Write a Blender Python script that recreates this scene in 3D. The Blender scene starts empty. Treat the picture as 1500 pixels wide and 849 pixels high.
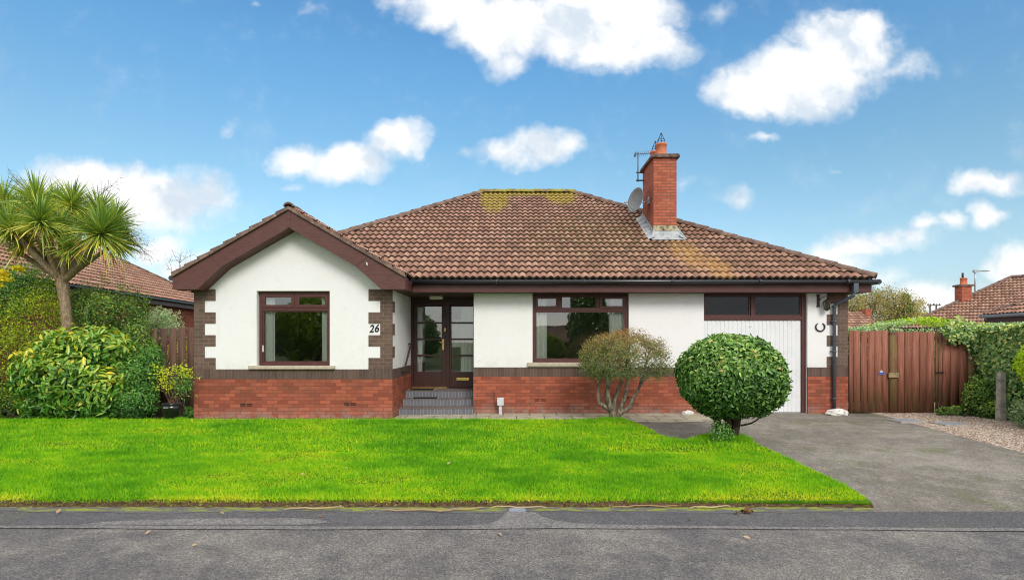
import bpy, math, random
import numpy as np
from mathutils import Vector, Matrix
R = math.radians
rng = np.random.RandomState(7)
random.seed(7)
scene = bpy.context.scene
COL = scene.collection

# ------------------------------------------------------------------ camera
FPX = 815.0                    # focal length in pixels of the 1500 px wide photograph
CAMZ = 1.64
cam_d = bpy.data.cameras.new('camera')
cam_d.sensor_width = 36.0
cam_d.lens = 36.0 * FPX / 1500.0
cam_d.shift_y = 0.0503
cam_d.clip_end = 3000.0
cam = bpy.data.objects.new('camera', cam_d)
COL.objects.link(cam)
cam.location = (0, 0, CAMZ)
cam.rotation_euler = (R(90), 0, 0)
scene.camera = cam

# ------------------------------------------------------------------ colour management
scene.view_settings.view_transform = 'Standard'
scene.view_settings.look = 'None'
scene.view_settings.gamma = 1.0
scene.view_settings.use_curve_mapping = False
scene.view_settings.exposure = 0.07
scene.cycles.use_denoising = True
scene.cycles.pixel_filter_type = 'BLACKMAN_HARRIS'; scene.cycles.filter_width = 1.05
scene.cycles.max_bounces = 8
scene.cycles.transparent_max_bounces = 12
scene.cycles.sample_clamp_indirect = 6.0

SUN_EL, SUN_AZ = 38.0, 162.0     # degrees; azimuth clockwise from +Y (behind the camera, a little to the right)

# ------------------------------------------------------------------ node helper
class G:
    def __init__(s, tree):
        s.t = tree; s.N = tree.nodes; s.L = tree.links
    def n(s, kind, ins=None, **props):
        nd = s.N.new(kind)
        for k, v in props.items(): setattr(nd, k, v)
        for k, v in (ins or {}).items(): s.put(nd.inputs[k], v)
        return nd
    def put(s, sock, v):
        if isinstance(v, bpy.types.NodeSocket): s.L.new(v, sock)
        elif isinstance(v, bpy.types.Node): s.L.new(v.outputs[0], sock)
        else:
            if sock.type == 'RGBA' and hasattr(v, '__len__') and len(v) == 3: v = (*v, 1)
            sock.default_value = v
    def m(s, op, a, b=0.0, c=None, clamp=False):
        ins = {0: a, 1: b}
        if c is not None: ins[2] = c
        return s.n('ShaderNodeMath', ins, operation=op, use_clamp=clamp).outputs[0]
    def v(s, op, a, b=(0, 0, 0)):
        return s.n('ShaderNodeVectorMath', {0: a, 1: b}, operation=op)
    def mix(s, f, a, b, mode='MIX'):
        nd = s.n('ShaderNodeMix', None, data_type='RGBA', blend_type=mode)
        s.put(nd.inputs[0], f); s.put(nd.inputs[6], a); s.put(nd.inputs[7], b)
        return nd.outputs[2]
    def noise(s, vec, scale, detail=4, rough=0.55, dist=0.0):
        nd = s.n('ShaderNodeTexNoise', {'Scale': scale, 'Detail': detail, 'Roughness': rough, 'Distortion': dist})
        if vec is not None: s.put(nd.inputs['Vector'], vec)
        return nd.outputs[0]
    def sm(s, x, a, b, o0=0.0, o1=1.0):
        return s.n('ShaderNodeMapRange', {0: x, 1: a, 2: b, 3: o0, 4: o1}, interpolation_type='SMOOTHSTEP').outputs[0]
    def lin(s, x, a, b, o0=0.0, o1=1.0):
        return s.n('ShaderNodeMapRange', {0: x, 1: a, 2: b, 3: o0, 4: o1}).outputs[0]
    def pos(s): return s.n('ShaderNodeNewGeometry').outputs['Position']
    def uv(s): return s.n('ShaderNodeUVMap').outputs[0]
    def sep(s, v):
        nd = s.n('ShaderNodeSeparateXYZ', {0: v}); return nd.outputs
    def ramp(s, f, stops, interp='LINEAR'):
        nd = s.n('ShaderNodeValToRGB', {0: f}); cr = nd.color_ramp; cr.interpolation = interp
        while len(cr.elements) < len(stops): cr.elements.new(0.5)
        for e, (p, c) in zip(cr.elements, stops): e.position = p; e.color = (*c, 1) if len(c) == 3 else c
        return nd.outputs[0]
    def bump(s, h, strength=0.5, dist=0.01, normal=None):
        nd = s.n('ShaderNodeBump', {'Height': h, 'Strength': strength, 'Distance': dist})
        if normal is not None: s.put(nd.inputs['Normal'], normal)
        return nd.outputs[0]

# ------------------------------------------------------------------ world: sky and clouds, placed by direction
world = bpy.data.worlds.new('World'); scene.world = world; world.use_nodes = True
g = G(world.node_tree); g.N.clear()
sky = g.n('ShaderNodeTexSky', sky_type='NISHITA', sun_disc=False, sun_elevation=R(SUN_EL), sun_rotation=R(SUN_AZ),
          air_density=1.0, dust_density=1.2, ozone_density=1.0)
dirv = g.n('ShaderNodeTexCoord').outputs['Generated']
dx, dy, dz = g.sep(dirv)[:3]
yc = g.m('MAXIMUM', dy, 0.08)
tx = g.m('DIVIDE', dx, yc); tz = g.m('DIVIDE', dz, yc)
P2 = g.n('ShaderNodeCombineXYZ', {0: tx, 1: tz, 2: 0.0}).outputs[0]
def warp(vec, sc, amp):
    c = g.n('ShaderNodeTexNoise', {'Vector': vec, 'Scale': sc, 'Detail': 4.0, 'Roughness': 0.6}).outputs[1]
    c = g.v('SUBTRACT', c, (0.5, 0.5, 0.5)).outputs[0]
    c = g.n('ShaderNodeVectorMath', {0: c, 3: amp}, operation='SCALE').outputs[0]
    return g.v('ADD', vec, c).outputs[0]
PW = warp(P2, 7.0, 0.10)
CL = [ # px, py, rx, ry, density
 (660,5,95,45,1),(745,40,100,60,1.2),(850,45,120,65,1.3),(935,60,85,45,1.1),(880,15,140,50,1.3),(745,95,45,30,.7),(590,0,60,22,.5),
 (1165,120,135,62,1.25),(1235,70,95,58,1.15),(1100,130,95,48,1.1),(1180,155,75,38,.8),(1325,105,55,26,.45),(1270,45,60,35,.7),
 (1045,12,42,26,.5),(1125,206,34,13,.5),
 (440,230,60,30,.9),(510,235,80,36,1.0),(585,200,66,34,.9),(430,275,35,18,.35),
 (800,208,62,34,.95),(738,232,60,26,.8),(680,228,22,16,.35),
 (130,262,110,42,1.15),(210,292,130,58,1.2),(300,285,60,50,.7),(70,275,60,35,.8),(290,395,90,36,.8),(230,370,60,30,.8),(330,190,26,16,.3),
 (1078,293,34,22,.6),(1452,262,68,28,.95),(1445,310,34,24,.85),(1398,322,26,20,.6),(1330,345,80,28,.65),(1255,362,70,30,.65),(1225,392,80,30,.6),
 (1485,388,60,42,1.0),(1290,352,60,26,.7),(1360,330,50,22,.7),(1210,378,50,24,.7),(560,215,50,26,.7),(770,222,60,28,.6),(1375,440,90,36,.8),(1300,410,60,28,.4),(1440,425,60,26,.5),(1000,265,30,20,.3),(1230,245,40,12,.2),
 (440,12,50,16,.25),(370,4,20,10,.35),
]
field = None
for (cx, cy, rx, ry, dn) in CL:
    rx *= 1.12; ry *= 1.14
    c = ((cx-750)/FPX, (500-cy)/FPX, 0)
    q = g.v('SUBTRACT', PW, c).outputs[0]
    q = g.v('MULTIPLY', q, (FPX/rx, FPX/ry, 1)).outputs[0]
    l = g.v('LENGTH', q).outputs['Value']
    e = g.m('MULTIPLY', g.m('SUBTRACT', 1.0, l, clamp=True), dn)
    field = e if field is None else g.m('SMOOTH_MAX', field, e, 0.12)
n1 = g.noise(PW, 9.0, 9, 0.62)
n1b = g.noise(P2, 26.0, 6, 0.6)
dens = g.m('ADD', field, g.m('MULTIPLY', g.m('SUBTRACT', n1, 0.5), 0.72))
dens = g.m('ADD', dens, g.m('MULTIPLY', g.m('SUBTRACT', n1b, 0.5), 0.42))
front = g.m('MULTIPLY', g.sm(dens, 0.07, 0.68), g.sm(field, 0.01, 0.20))
# the rest of the sky (overhead and behind the camera) is well clouded
nb = g.noise(dirv, 2.6, 7, 0.6)
rear = g.sm(nb, 0.33, 0.52, 0.15, 1.0)
infront = g.m('MULTIPLY', g.sm(dy, 0.05, 0.35), g.sm(tz, 1.05, 0.72))
cover = g.n('ShaderNodeMix', {0: infront, 2: rear, 3: front}, data_type='FLOAT').outputs[0]
shade = None
SKYK = 0.115
ccol_f = g.mix(g.sm(g.m('ADD', g.noise(PW, 7.0, 8, 0.62), g.m('MULTIPLY', g.m('SUBTRACT', g.noise(g.v('SUBTRACT', PW, (0, .03, 0)).outputs[0], 7.0, 3, 0.5), g.noise(g.v('ADD', PW, (0, .03, 0)).outputs[0], 7.0, 3, 0.5)), .9)), 0.30, 0.56), (0.68, 0.77, 0.87), (1.04, 1.04, 1.03))
ccol_r = g.mix(g.sm(nb, 0.45, 0.75), (1.25, 1.25, 1.26), (0.75, 0.80, 0.86))
ccol = g.mix(infront, ccol_r, ccol_f)
ccol = g.n('ShaderNodeVectorMath', {0: ccol, 3: 1.0/SKYK}, operation='SCALE').outputs[0]
# clear-sky colour: physical sky, slightly deepened like the photograph
grad = g.ramp(g.m('DIVIDE', dz, 0.6, clamp=True), [(0, (1.1, 1.15, 1.4)), (0.25, (1.24, 1.40, 1.36)), (0.46, (1.12, 1.46, 1.40)), (0.735, (0.93, 1.54, 1.70)), (1, (0.74, 1.36, 1.68))])
skyc = g.mix(1.0, sky.outputs[0], grad, 'MULTIPLY')
final = g.mix(cover, skyc, ccol)
bg = g.n('ShaderNodeBackground', {'Color': final, 'Strength': SKYK})
g.L.new(bg.outputs[0], g.n('ShaderNodeOutputWorld').inputs[0])

sun_d = bpy.data.lights.new('sun', 'SUN'); sun_d.energy = 2.2; sun_d.angle = R(24); sun_d.color = (1.0, 0.955, 0.89)
sun = bpy.data.objects.new('sun', sun_d); COL.objects.link(sun); sun.location = (10, -20, 30)
sv = Vector((math.sin(R(SUN_AZ))*math.cos(R(SUN_EL)), math.cos(R(SUN_AZ))*math.cos(R(SUN_EL)), math.sin(R(SUN_EL))))
sun.rotation_euler = sv.to_track_quat('Z', 'Y').to_euler()

# ------------------------------------------------------------------ object helpers
def tag(o, label=None, cat=None, group=None, kind=None):
    if label: o['label'] = label
    if cat: o['category'] = cat
    if group: o['group'] = group
    if kind: o['kind'] = kind
    return o
def empty(name, loc, label, cat, group=None):
    o = bpy.data.objects.new(name, None); COL.objects.link(o)
    o.location = loc; o.empty_display_size = 0.2
    return tag(o, label, cat, group)
def wloc(p):
    v = Vector((0, 0, 0))
    while p is not None: v += Vector(p.location); p = p.parent
    return v
def at(px, py, d): return Vector(((px-750)/FPX*d, d, CAMZ+(500-py)/FPX*d))

class MB:
    """collects faces in world metres; build() links them as one mesh object with metre-scaled UVs"""
    def __init__(s): s.v = []; s.f = []; s.sm = []
    def add(s, vs, fs, smooth=False):
        b = len(s.v); s.v += [tuple(p) for p in vs]
        for f in fs: s.f.append([i+b for i in f]); s.sm.append(smooth)
        return s
    def box(s, x0, x1, y0, y1, z0, z1, M=None):
        vs = [(x, y, z) for z in (z0, z1) for y in (y0, y1) for x in (x0, x1)]
        if M is not None: vs = [M @ Vector(p) for p in vs]
        return s.add(vs, [(0,2,3,1), (4,5,7,6), (0,1,5,4), (2,6,7,3), (0,4,6,2), (1,3,7,5)])
    def prism_y(s, poly, y0, y1):       # polygon in x,z extruded along y
        n = len(poly); vs = [(x, y0, z) for x, z in poly] + [(x, y1, z) for x, z in poly]
        return s.add(vs, [list(range(n)), list(range(2*n-1, n-1, -1))] + [(i, i+n, (i+1) % n+n, (i+1) % n) for i in range(n)])
    def prism_z(s, poly, z0, z1):
        n = len(poly); vs = [(x, y, z0) for x, y in poly] + [(x, y, z1) for x, y in poly]
        return s.add(vs, [list(range(n-1, -1, -1)), list(range(n, 2*n))] + [(i, (i+1) % n, (i+1) % n+n, i+n) for i in range(n)])
    def tube(s, pts, r, k=8, cap=True, smooth=True):
        pts = [Vector(p) for p in pts]; rs = r if hasattr(r, '__len__') else [r]*len(pts)
        vs = []; fs = []; up = None
        for i, p in enumerate(pts):
            t = (pts[min(i+1, len(pts)-1)] - pts[max(i-1, 0)]).normalized()
            if up is None: up = Vector((0, 0, 1)) if abs(t.z) < .9 else Vector((1, 0, 0))
            a = t.cross(up).normalized(); b = a.cross(t).normalized(); up = b
            for j in range(k):
                w = 2*math.pi*j/k; vs.append(p + (a*math.cos(w)+b*math.sin(w))*rs[i])
        for i in range(len(pts)-1):
            for j in range(k): fs.append((i*k+j, i*k+(j+1) % k, (i+1)*k+(j+1) % k, (i+1)*k+j))
        s.add(vs, fs, smooth)
        if cap:
            b = len(s.v)-len(vs)
            s.f.append([b+j for j in range(k-1, -1, -1)]); s.sm.append(False)
            s.f.append([b+(len(pts)-1)*k+j for j in range(k)]); s.sm.append(False)
        return s
    def lathe(s, prof, c, k=24, M=None):   # prof: list of (r, z)
        vs = []; fs = []
        for r, z in prof:
            for j in range(k):
                w = 2*math.pi*j/k; p = Vector((r*math.cos(w), r*math.sin(w), z))
                if M is not None: p = M @ p
                vs.append(p+Vector(c))
        for i in range(len(prof)-1):
            for j in range(k): fs.append((i*k+j, i*k+(j+1) % k, (i+1)*k+(j+1) % k, (i+1)*k+j))
        return s.add(vs, fs, True)
    def build(s, name, mat, parent=None, label=None, cat=None, group=None, kind=None, bevel=0.0, org=None):
        me = bpy.data.meshes.new(name)
        o0 = wloc(parent) if parent is not None else Vector(org if org is not None else (0, 0, 0))
        me.from_pydata([(p[0]-o0.x, p[1]-o0.y, p[2]-o0.z) for p in s.v], [], s.f)
        me.polygons.foreach_set('use_smooth', s.sm)
        uv = me.uv_layers.new(name='UVMap'); data = []
        for p in me.polygons:
            n = p.normal; ax = max(range(3), key=lambda i: abs(n[i]))
            for li in p.loop_indices:
                q = s.v[me.loops[li].vertex_index]
                data += (q[1], q[2]) if ax == 0 else (q[0], q[2]) if ax == 1 else (q[0], q[1])
        uv.data.foreach_set('uv', data)
        if mat: me.materials.append(mat)
        me.update()
        o = bpy.data.objects.new(name, me); COL.objects.link(o)
        if parent is not None: o.parent = parent
        else: o.location = o0
        if bevel:
            b = o.modifiers.new('bevel', 'BEVEL'); b.width = bevel; b.segments = 2; b.limit_method = 'ANGLE'
        return tag(o, label, cat, group, kind)

def np_mesh(name, V, F, mat, parent=None, uv=None, rnd=None, smooth=False, org=(0, 0, 0), label=None, cat=None, group=None, kind=None):
    """V (n,3), F (m,k): one mesh; rnd: one number per face"""
    V = np.asarray(V, dtype=np.float32); F = np.asarray(F, dtype=np.int32)
    o0 = wloc(parent) if parent is not None else Vector(org)
    me = bpy.data.meshes.new(name); m, k = F.shape
    me.vertices.add(len(V)); me.vertices.foreach_set('co', (V-np.array(o0, dtype=np.float32)).ravel())
    me.loops.add(m*k); me.loops.foreach_set('vertex_index', F.ravel())
    me.polygons.add(m); me.polygons.foreach_set('loop_start', np.arange(0, m*k, k, dtype=np.int32))
    if smooth: me.polygons.foreach_set('use_smooth', np.ones(m, dtype=bool))
    if uv is not None:
        l = me.uv_layers.new(name='UVMap'); l.data.foreach_set('uv', np.asarray(uv, dtype=np.float32).ravel())
    if rnd is not None:
        a = me.attributes.new('rnd', 'FLOAT', 'FACE'); a.data.foreach_set('value', np.asarray(rnd, dtype=np.float32))
    me.materials.append(mat); me.update(calc_edges=True); me.validate()
    o = bpy.data.objects.new(name, me); COL.objects.link(o)
    if parent is not None: o.parent = parent
    else: o.location = o0
    return tag(o, label, cat, group, kind)

def copy_tree(o, loc=None, rz=None, label=None, parent=None):
    c = o.copy(); COL.objects.link(c)
    if parent is not None: c.parent = parent
    if loc is not None: c.location = loc
    if rz is not None: c.rotation_euler = (0, 0, rz)
    if label: c['label'] = label
    for ch in list(o.children): copy_tree(ch, parent=c)
    return c

# ------------------------------------------------------------------ materials
MAT = {}
def mat(name, fn):
    m = bpy.data.materials.new(name); m.use_nodes = True; t = m.node_tree; t.nodes.clear()
    gg = G(t); out = gg.n('ShaderNodeOutputMaterial'); res = fn(gg)
    gg.L.new(res.outputs[0] if isinstance(res, bpy.types.Node) else res, out.inputs[0]); MAT[name] = m; return m
def pr(g, col, rough=0.7, normal=None, spec=0.3, metal=0.0, **kw):
    ins = {'Base Color': col, 'Roughness': rough, 'Specular IOR Level': spec, 'Metallic': metal}
    if normal is not None: ins['Normal'] = normal
    ins.update(kw); return g.n('ShaderNodeBsdfPrincipled', ins)

def m_render(g):
    p = g.pos(); big = g.noise(p, 0.9, 5, 0.6); sm = g.noise(p, 70, 3, 0.6)
    x, y, z = g.sep(p)[:3]
    streak = g.noise(g.v('MULTIPLY', p, (5, 5, 0.5)).outputs[0], 1.3, 4)
    c = g.mix(g.sm(big, 0.45, 0.75, 0, 0.55), (0.81, 0.79, 0.78), (0.77, 0.75, 0.72))
    c = g.mix(g.sm(streak, 0.58, 0.8, 0, 0.45), c, (0.66, 0.65, 0.60))
    c = g.mix(g.m('MULTIPLY', g.sm(g.noise(p, 7, 6, 0.75), 0.5, 0.75), 0.22), c, (0.60, 0.58, 0.53))
    c = g.mix(g.m('MULTIPLY', g.sm(z, 1.35, 1.05), g.sm(g.noise(p, 4, 5, 0.7), 0.4, 0.7, 0.05, 0.35)), c, (0.52, 0.50, 0.44))
    return pr(g, c, 0.9, g.bump(sm, 0.6, 0.008), 0.15)
mat('white_render', m_render)

def brick(c1, c2, mort, bw, rh, off, msize, yoff=0.0, dirt=(0.12, 0.08, 0.06), dirt_amt=0.5, lowdirt=False):
    def f(g):
        u = g.v('ADD', g.uv(), (0.03, yoff, 0)).outputs[0]
        b = g.n('ShaderNodeTexBrick', {'Vector': u, 'Color1': (0, 0, 0, 1), 'Color2': (1, 1, 1, 1), 'Mortar': (0.5, 0.5, 0.5, 1), 'Scale': 1.0, 'Mortar Size': msize,
                 'Mortar Smooth': 0.3, 'Bias': 0.0, 'Brick Width': bw, 'Row Height': rh}, offset=off, offset_frequency=2, squash=1.0)
        p = g.pos()
        col = g.mix(b.outputs[0], c1, c2)
        sp = g.noise(p, 60, 3, 0.7)
        col = g.mix(g.sm(sp, 0.35, 0.7, 0.0, 0.35), col, dirt)
        big = g.noise(p, 2.6, 7, 0.7)
        col = g.mix(g.sm(big, 0.46, 0.72, 0, dirt_amt), col, dirt)
        if lowdirt:
            z = g.sep(p)[2]
            low = g.m('MULTIPLY', g.sm(z, 0.32, 0.0), g.sm(g.noise(p, 5, 5, 0.7), 0.35, 0.65))
            col = g.mix(g.m('MULTIPLY', low, 0.6), col, (0.30, 0.26, 0.22))
        col = g.mix(b.outputs[1], col, mort)
        h = g.m('SUBTRACT', g.m('MULTIPLY', sp, 0.3), b.outputs[1])
        return pr(g, col, 0.88, g.bump(h, 0.6, 0.008), 0.2)
    return f
mat('red_brick', brick((0.25, 0.060, 0.037), (0.46, 0.125, 0.068), (0.17, 0.075, 0.05), 0.225, 0.075, 0.5, 0.0045, yoff=0.06, dirt=(0.17, 0.075, 0.05), dirt_amt=0.65, lowdirt=True))
mat('brown_brick', brick((0.125, 0.082, 0.062), (0.18, 0.115, 0.088), (0.22, 0.17, 0.14), 0.225, 0.0807, 0.5, 0.005, yoff=0.0, dirt=(0.07, 0.05, 0.04)))
mat('brown_soldier', brick((0.105, 0.068, 0.055), (0.16, 0.10, 0.08), (0.16, 0.12, 0.10), 0.075, 0.25, 0.0, 0.005, yoff=0.175, dirt=(0.06, 0.045, 0.04)))
mat('blue_brick', brick((0.11, 0.115, 0.14), (0.15, 0.155, 0.18), (0.30, 0.29, 0.28), 0.078, 0.5, 0.0, 0.006, yoff=0.02, dirt=(0.20, 0.20, 0.20)))
mat('tread_brick', brick((0.13, 0.09, 0.085), (0.19, 0.14, 0.13), (0.3, 0.27, 0.25), 0.11, 0.22, 0.5, 0.006, dirt=(0.16, 0.14, 0.13)))
mat('chimney_brick', brick((0.33, 0.082, 0.048), (0.50, 0.145, 0.08), (0.17, 0.09, 0.06), 0.225, 0.0755, 0.5, 0.007, dirt=(0.26, 0.10, 0.07), dirt_amt=0.35))

def m_tiles(stains):
    def f(g):
        uv = g.uv(); p = g.pos(); x, y, z = g.sep(p)[:3]
        fl = g.v('FLOOR', uv).outputs[0]
        wn = g.n('ShaderNodeTexWhiteNoise', {0: fl}, noise_dimensions='2D').outputs[0]
        fr = g.v('FRACTION', uv).outputs[0]; fu, fv = g.sep(fr)[:2]
        col = g.ramp(wn, [(0, (0.24, 0.125, 0.085)), (0.35, (0.34, 0.178, 0.120)), (0.7, (0.40, 0.21, 0.142)), (1, (0.46, 0.27, 0.18))])
        mot = g.noise(p, 22, 5, 0.65)
        col = g.mix(g.sm(mot, 0.45, 0.75, 0, 0.45), col, (0.15, 0.10, 0.085))
        lich = g.noise(p, 9, 4, 0.7)
        col = g.mix(g.sm(lich, 0.60, 0.72, 0, 0.4), col, (0.38, 0.33, 0.25))
        # shadow under each lap painted into the colour, risers too; pans also darker
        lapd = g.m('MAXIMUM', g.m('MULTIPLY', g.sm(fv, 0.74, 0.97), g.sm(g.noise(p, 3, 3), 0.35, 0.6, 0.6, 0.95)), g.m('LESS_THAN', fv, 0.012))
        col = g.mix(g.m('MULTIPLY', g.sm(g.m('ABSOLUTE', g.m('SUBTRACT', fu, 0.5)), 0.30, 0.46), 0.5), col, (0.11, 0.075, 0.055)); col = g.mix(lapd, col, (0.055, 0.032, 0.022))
        if stains:
            def boxm(cx, cy, rx, ry, soft):   # blotch in roof x, y
                q = g.n('ShaderNodeCombineXYZ', {0: g.m('DIVIDE', g.m('SUBTRACT', x, cx), rx), 1: g.m('DIVIDE', g.m('SUBTRACT', y, cy), ry), 2: 0.0})
                l = g.v('LENGTH', q.outputs[0]).outputs['Value']
                return g.sm(l, 1.0, soft)
            n5 = g.noise(p, 5, 6, 0.7)
            # yellow moss by the ridge
            m1 = g.m('MAXIMUM', boxm(-0.55, 17.9, 0.55, 1.9, .6), boxm(1.55, 18.1, 0.65, 1.25, .6))
            m1 = g.m('MAXIMUM', m1, g.m('MULTIPLY', g.sm(y, 17.75, 17.98), g.m('MULTIPLY', g.sm(x, -1.3, -0.8), g.sm(x, 2.4, 2.0))))
            m1 = g.m('MULTIPLY', m1, g.sm(g.m('ADD', g.noise(p, 16, 6, 0.85), g.m('MULTIPLY', fv, 0.10)), 0.47, 0.56))
            col = g.mix(g.m('MULTIPLY', m1, 0.85), col, (0.36, 0.29, 0.02))
            # ochre run-off below the chimney
            m2 = g.m('MAXIMUM', boxm(4.25, 13.5, 0.55, 1.25, .2), boxm(4.7, 12.7, 0.45, 1.0, .2))
            col = g.mix(g.m('MULTIPLY', m2, g.sm(g.noise(g.v('MULTIPLY', p, (3, 1, 1)).outputs[0], 2.5, 5, 0.7), 0.3, 0.6, 0.1, 0.75)), col, (0.50, 0.29, 0.10))
            # dark green moss in the pans between the middle and the chimney
            m3 = g.m('MULTIPLY', g.m('MAXIMUM', boxm(2.4, 14.6, 3.4, 2.6, .2), g.m('MULTIPLY', boxm(5.5, 13.3, 2.4, 1.2, .2), .5)), g.sm(g.noise(p, 6.0, 6, 0.8), 0.44, 0.54))
            m3 = g.m('MULTIPLY', m3, g.sm(g.m('ABSOLUTE', g.m('SUBTRACT', fu, 0.5)), 0.16, 0.38, .15, 1))
            col = g.mix(g.m('MULTIPLY', m3, 0.9), col, (0.085, 0.075, 0.018))
            w = g.noise(p, 14, 2, 0.4)
            col = g.mix(g.sm(w, 0.76, 0.79), col, (0.7, 0.68, 0.62))
        return pr(g, col, 0.85, g.bump(mot, 0.4, 0.01), 0.25)
    return f
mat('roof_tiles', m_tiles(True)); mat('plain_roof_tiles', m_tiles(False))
def m_ridge(g):
    p = g.pos(); n = g.noise(p, 6, 5, 0.7); x, y, z = g.sep(p)[:3]
    c = g.mix(g.sm(n, 0.35, 0.7), (0.13, 0.085, 0.07), (0.26, 0.17, 0.13))
    c = g.mix(g.sm(g.noise(p, 12, 4, 0.7), 0.6, 0.75, 0, .7), c, (0.4, 0.37, 0.3))
    top = g.m('MULTIPLY', g.m('MULTIPLY', g.sm(z, 6.45, 6.52), g.sm(g.noise(p, 4, 5, .7), .35, .55)), g.sm(x, 2.2, 1.9))
    c = g.mix(g.m('MULTIPLY', top, .85), c, (0.30, 0.29, 0.03))
    return pr(g, c, 0.9, g.bump(g.noise(p, 40, 3), 0.5, 0.01), 0.2)
mat('ridge_tile', m_ridge)
def m_upvc(c1, c2, rough=0.35):
    def f(g):
        p = g.pos(); n = g.noise(g.v('MULTIPLY', p, (2, 2, 14)).outputs[0], 3, 4, 0.6)
        return pr(g, g.mix(g.sm(n, 0.3, 0.7), c1, c2), g.lin(g.noise(p, 5, 3), 0.3, 0.7, rough, rough+0.2), None, 0.45)
    return f
mat('brown_upvc', m_upvc((0.072, 0.020, 0.017), (0.098, 0.030, 0.025)))
mat('barge_brown', m_upvc((0.082, 0.029, 0.023), (0.118, 0.044, 0.035), 0.5))
mat('dark_door_wood', m_upvc((0.035, 0.012, 0.010), (0.055, 0.018, 0.014), 0.3))
mat('soffit_brown', m_upvc((0.06, 0.03, 0.025), (0.075, 0.038, 0.03), 0.6))
def flat(c, r=0.6, spec=0.3, metal=0.0, var=0.12, scale=12):
    def f(g):
        n = g.noise(g.pos(), scale, 4, 0.65)
        c2 = tuple(max(0, k*(1-var*2.2)) for k in c)
        return pr(g, g.mix(g.sm(n, 0.4, 0.75), c, c2), r, g.bump(n, 0.15, 0.004), spec, metal)
    return f
mat('gutter_black', flat((0.018, 0.020, 0.024), 0.3, 0.6))
mat('pipe_grey', flat((0.085, 0.10, 0.125), 0.4, 0.5))
mat('galvanised', flat((0.45, 0.46, 0.47), 0.4, 0.5, 0.6))
mat('sill_stone', flat((0.50, 0.43, 0.33), 0.85, 0.2))
mat('garage_white', flat((0.76, 0.76, 0.77), 0.45, 0.4, 0, 0.05, 3))
mat('brass', flat((0.75, 0.50, 0.16), 0.25, 0.5, 0.9))
mat('black_iron', flat((0.02, 0.02, 0.02), 0.5, 0.5))
mat('rust_iron', flat((0.06, 0.035, 0.025), 0.6, 0.4))
mat('lead', flat((0.42, 0.44, 0.45), 0.6, 0.4, 0.1, 0.25, 6))
mat('mortar', flat((0.48, 0.42, 0.27), 0.95, 0.1, 0, 0.4, 9))
mat('terracotta', flat((0.62, 0.20, 0.10), 0.8, 0.2))
mat('cap_stone', flat((0.20, 0.13, 0.11), 0.9, 0.2, 0, 0.35, 8))
mat('dish_grey', flat((0.21, 0.215, 0.22), 0.5, 0.4))
mat('utility_grey', flat((0.58, 0.60, 0.63), 0.45, 0.4))
mat('white_plastic', flat((0.78, 0.76, 0.68), 0.5, 0.4))
mat('white_rock', flat((0.80, 0.77, 0.70), 0.85, 0.2, 0, 0.25, 14))
mat('pot_black', flat((0.008, 0.008, 0.009), 0.12, 0.6))
mat('number_black', flat((0.012, 0.012, 0.014), 0.5, 0.3))
mat('mat_dark', flat((0.03, 0.028, 0.028), 0.95, 0.1, 0, .4, 60))
mat('mat_edge', flat((0.55, 0.52, 0.45), 0.9, 0.1))
mat('room_wall', flat((0.30, 0.29, 0.27), 0.9, 0.1))
mat('room_floor', flat((0.14, 0.10, 0.07), 0.7, 0.2))
mat('hearth_cream', flat((0.55, 0.52, 0.45), 0.7, 0.2))
mat('concrete', flat((0.42, 0.39, 0.34), 0.95, 0.1, 0, 0.25, 10))
mat('metal_cover', flat((0.30, 0.33, 0.38), 0.6, 0.4, 0.2))
mat('sign_blue', flat((0.03, 0.10, 0.42), 0.4, 0.4))
mat('sign_white', flat((0.8, 0.8, 0.8), 0.4, 0.4))
mat('soil', flat((0.035, 0.024, 0.016), 0.98, 0.05, 0, 0.4, 25))
def m_curtain(g):
    d = pr(g, (0.88, 0.92, 0.84), 0.9, None, 0.1); t = g.n('ShaderNodeBsdfTranslucent', {0: (0.8, 0.82, 0.75, 1)})
    return g.n('ShaderNodeMixShader', {0: 0.35, 1: d.outputs[0], 2: t.outputs[0]})
mat('net_curtain', m_curtain)
def m_glass(k, tint=(0.96, 0.98, 0.97)):
    def f(g):
        fr = g.n('ShaderNodeFresnel', {'IOR': 1.5}); fac = g.m('ADD', g.m('MULTIPLY', fr.outputs[0], 1.6), k, clamp=True)
        b = g.n('ShaderNodeBump', {'Height': g.noise(g.pos(), 1.2, 2), 'Strength': 0.1, 'Distance': 0.01})
        gl = g.n('ShaderNodeBsdfGlossy', {'Color': (0.93, 0.96, 0.96, 1), 'Roughness': 0.015, 'Normal': b.outputs[0]})
        tr = g.n('ShaderNodeBsdfTransparent', {0: (*tint, 1)})
        return g.n('ShaderNodeMixShader', {0: fac, 1: tr.outputs[0], 2: gl.outputs[0]})
    return f
mat('glass', m_glass(0.12)); mat('dark_glass', m_glass(-0.03, (0.25, 0.26, 0.27))); mat('lantern_glass', m_glass(0.05, (0.25, 0.24, 0.2)))
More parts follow.
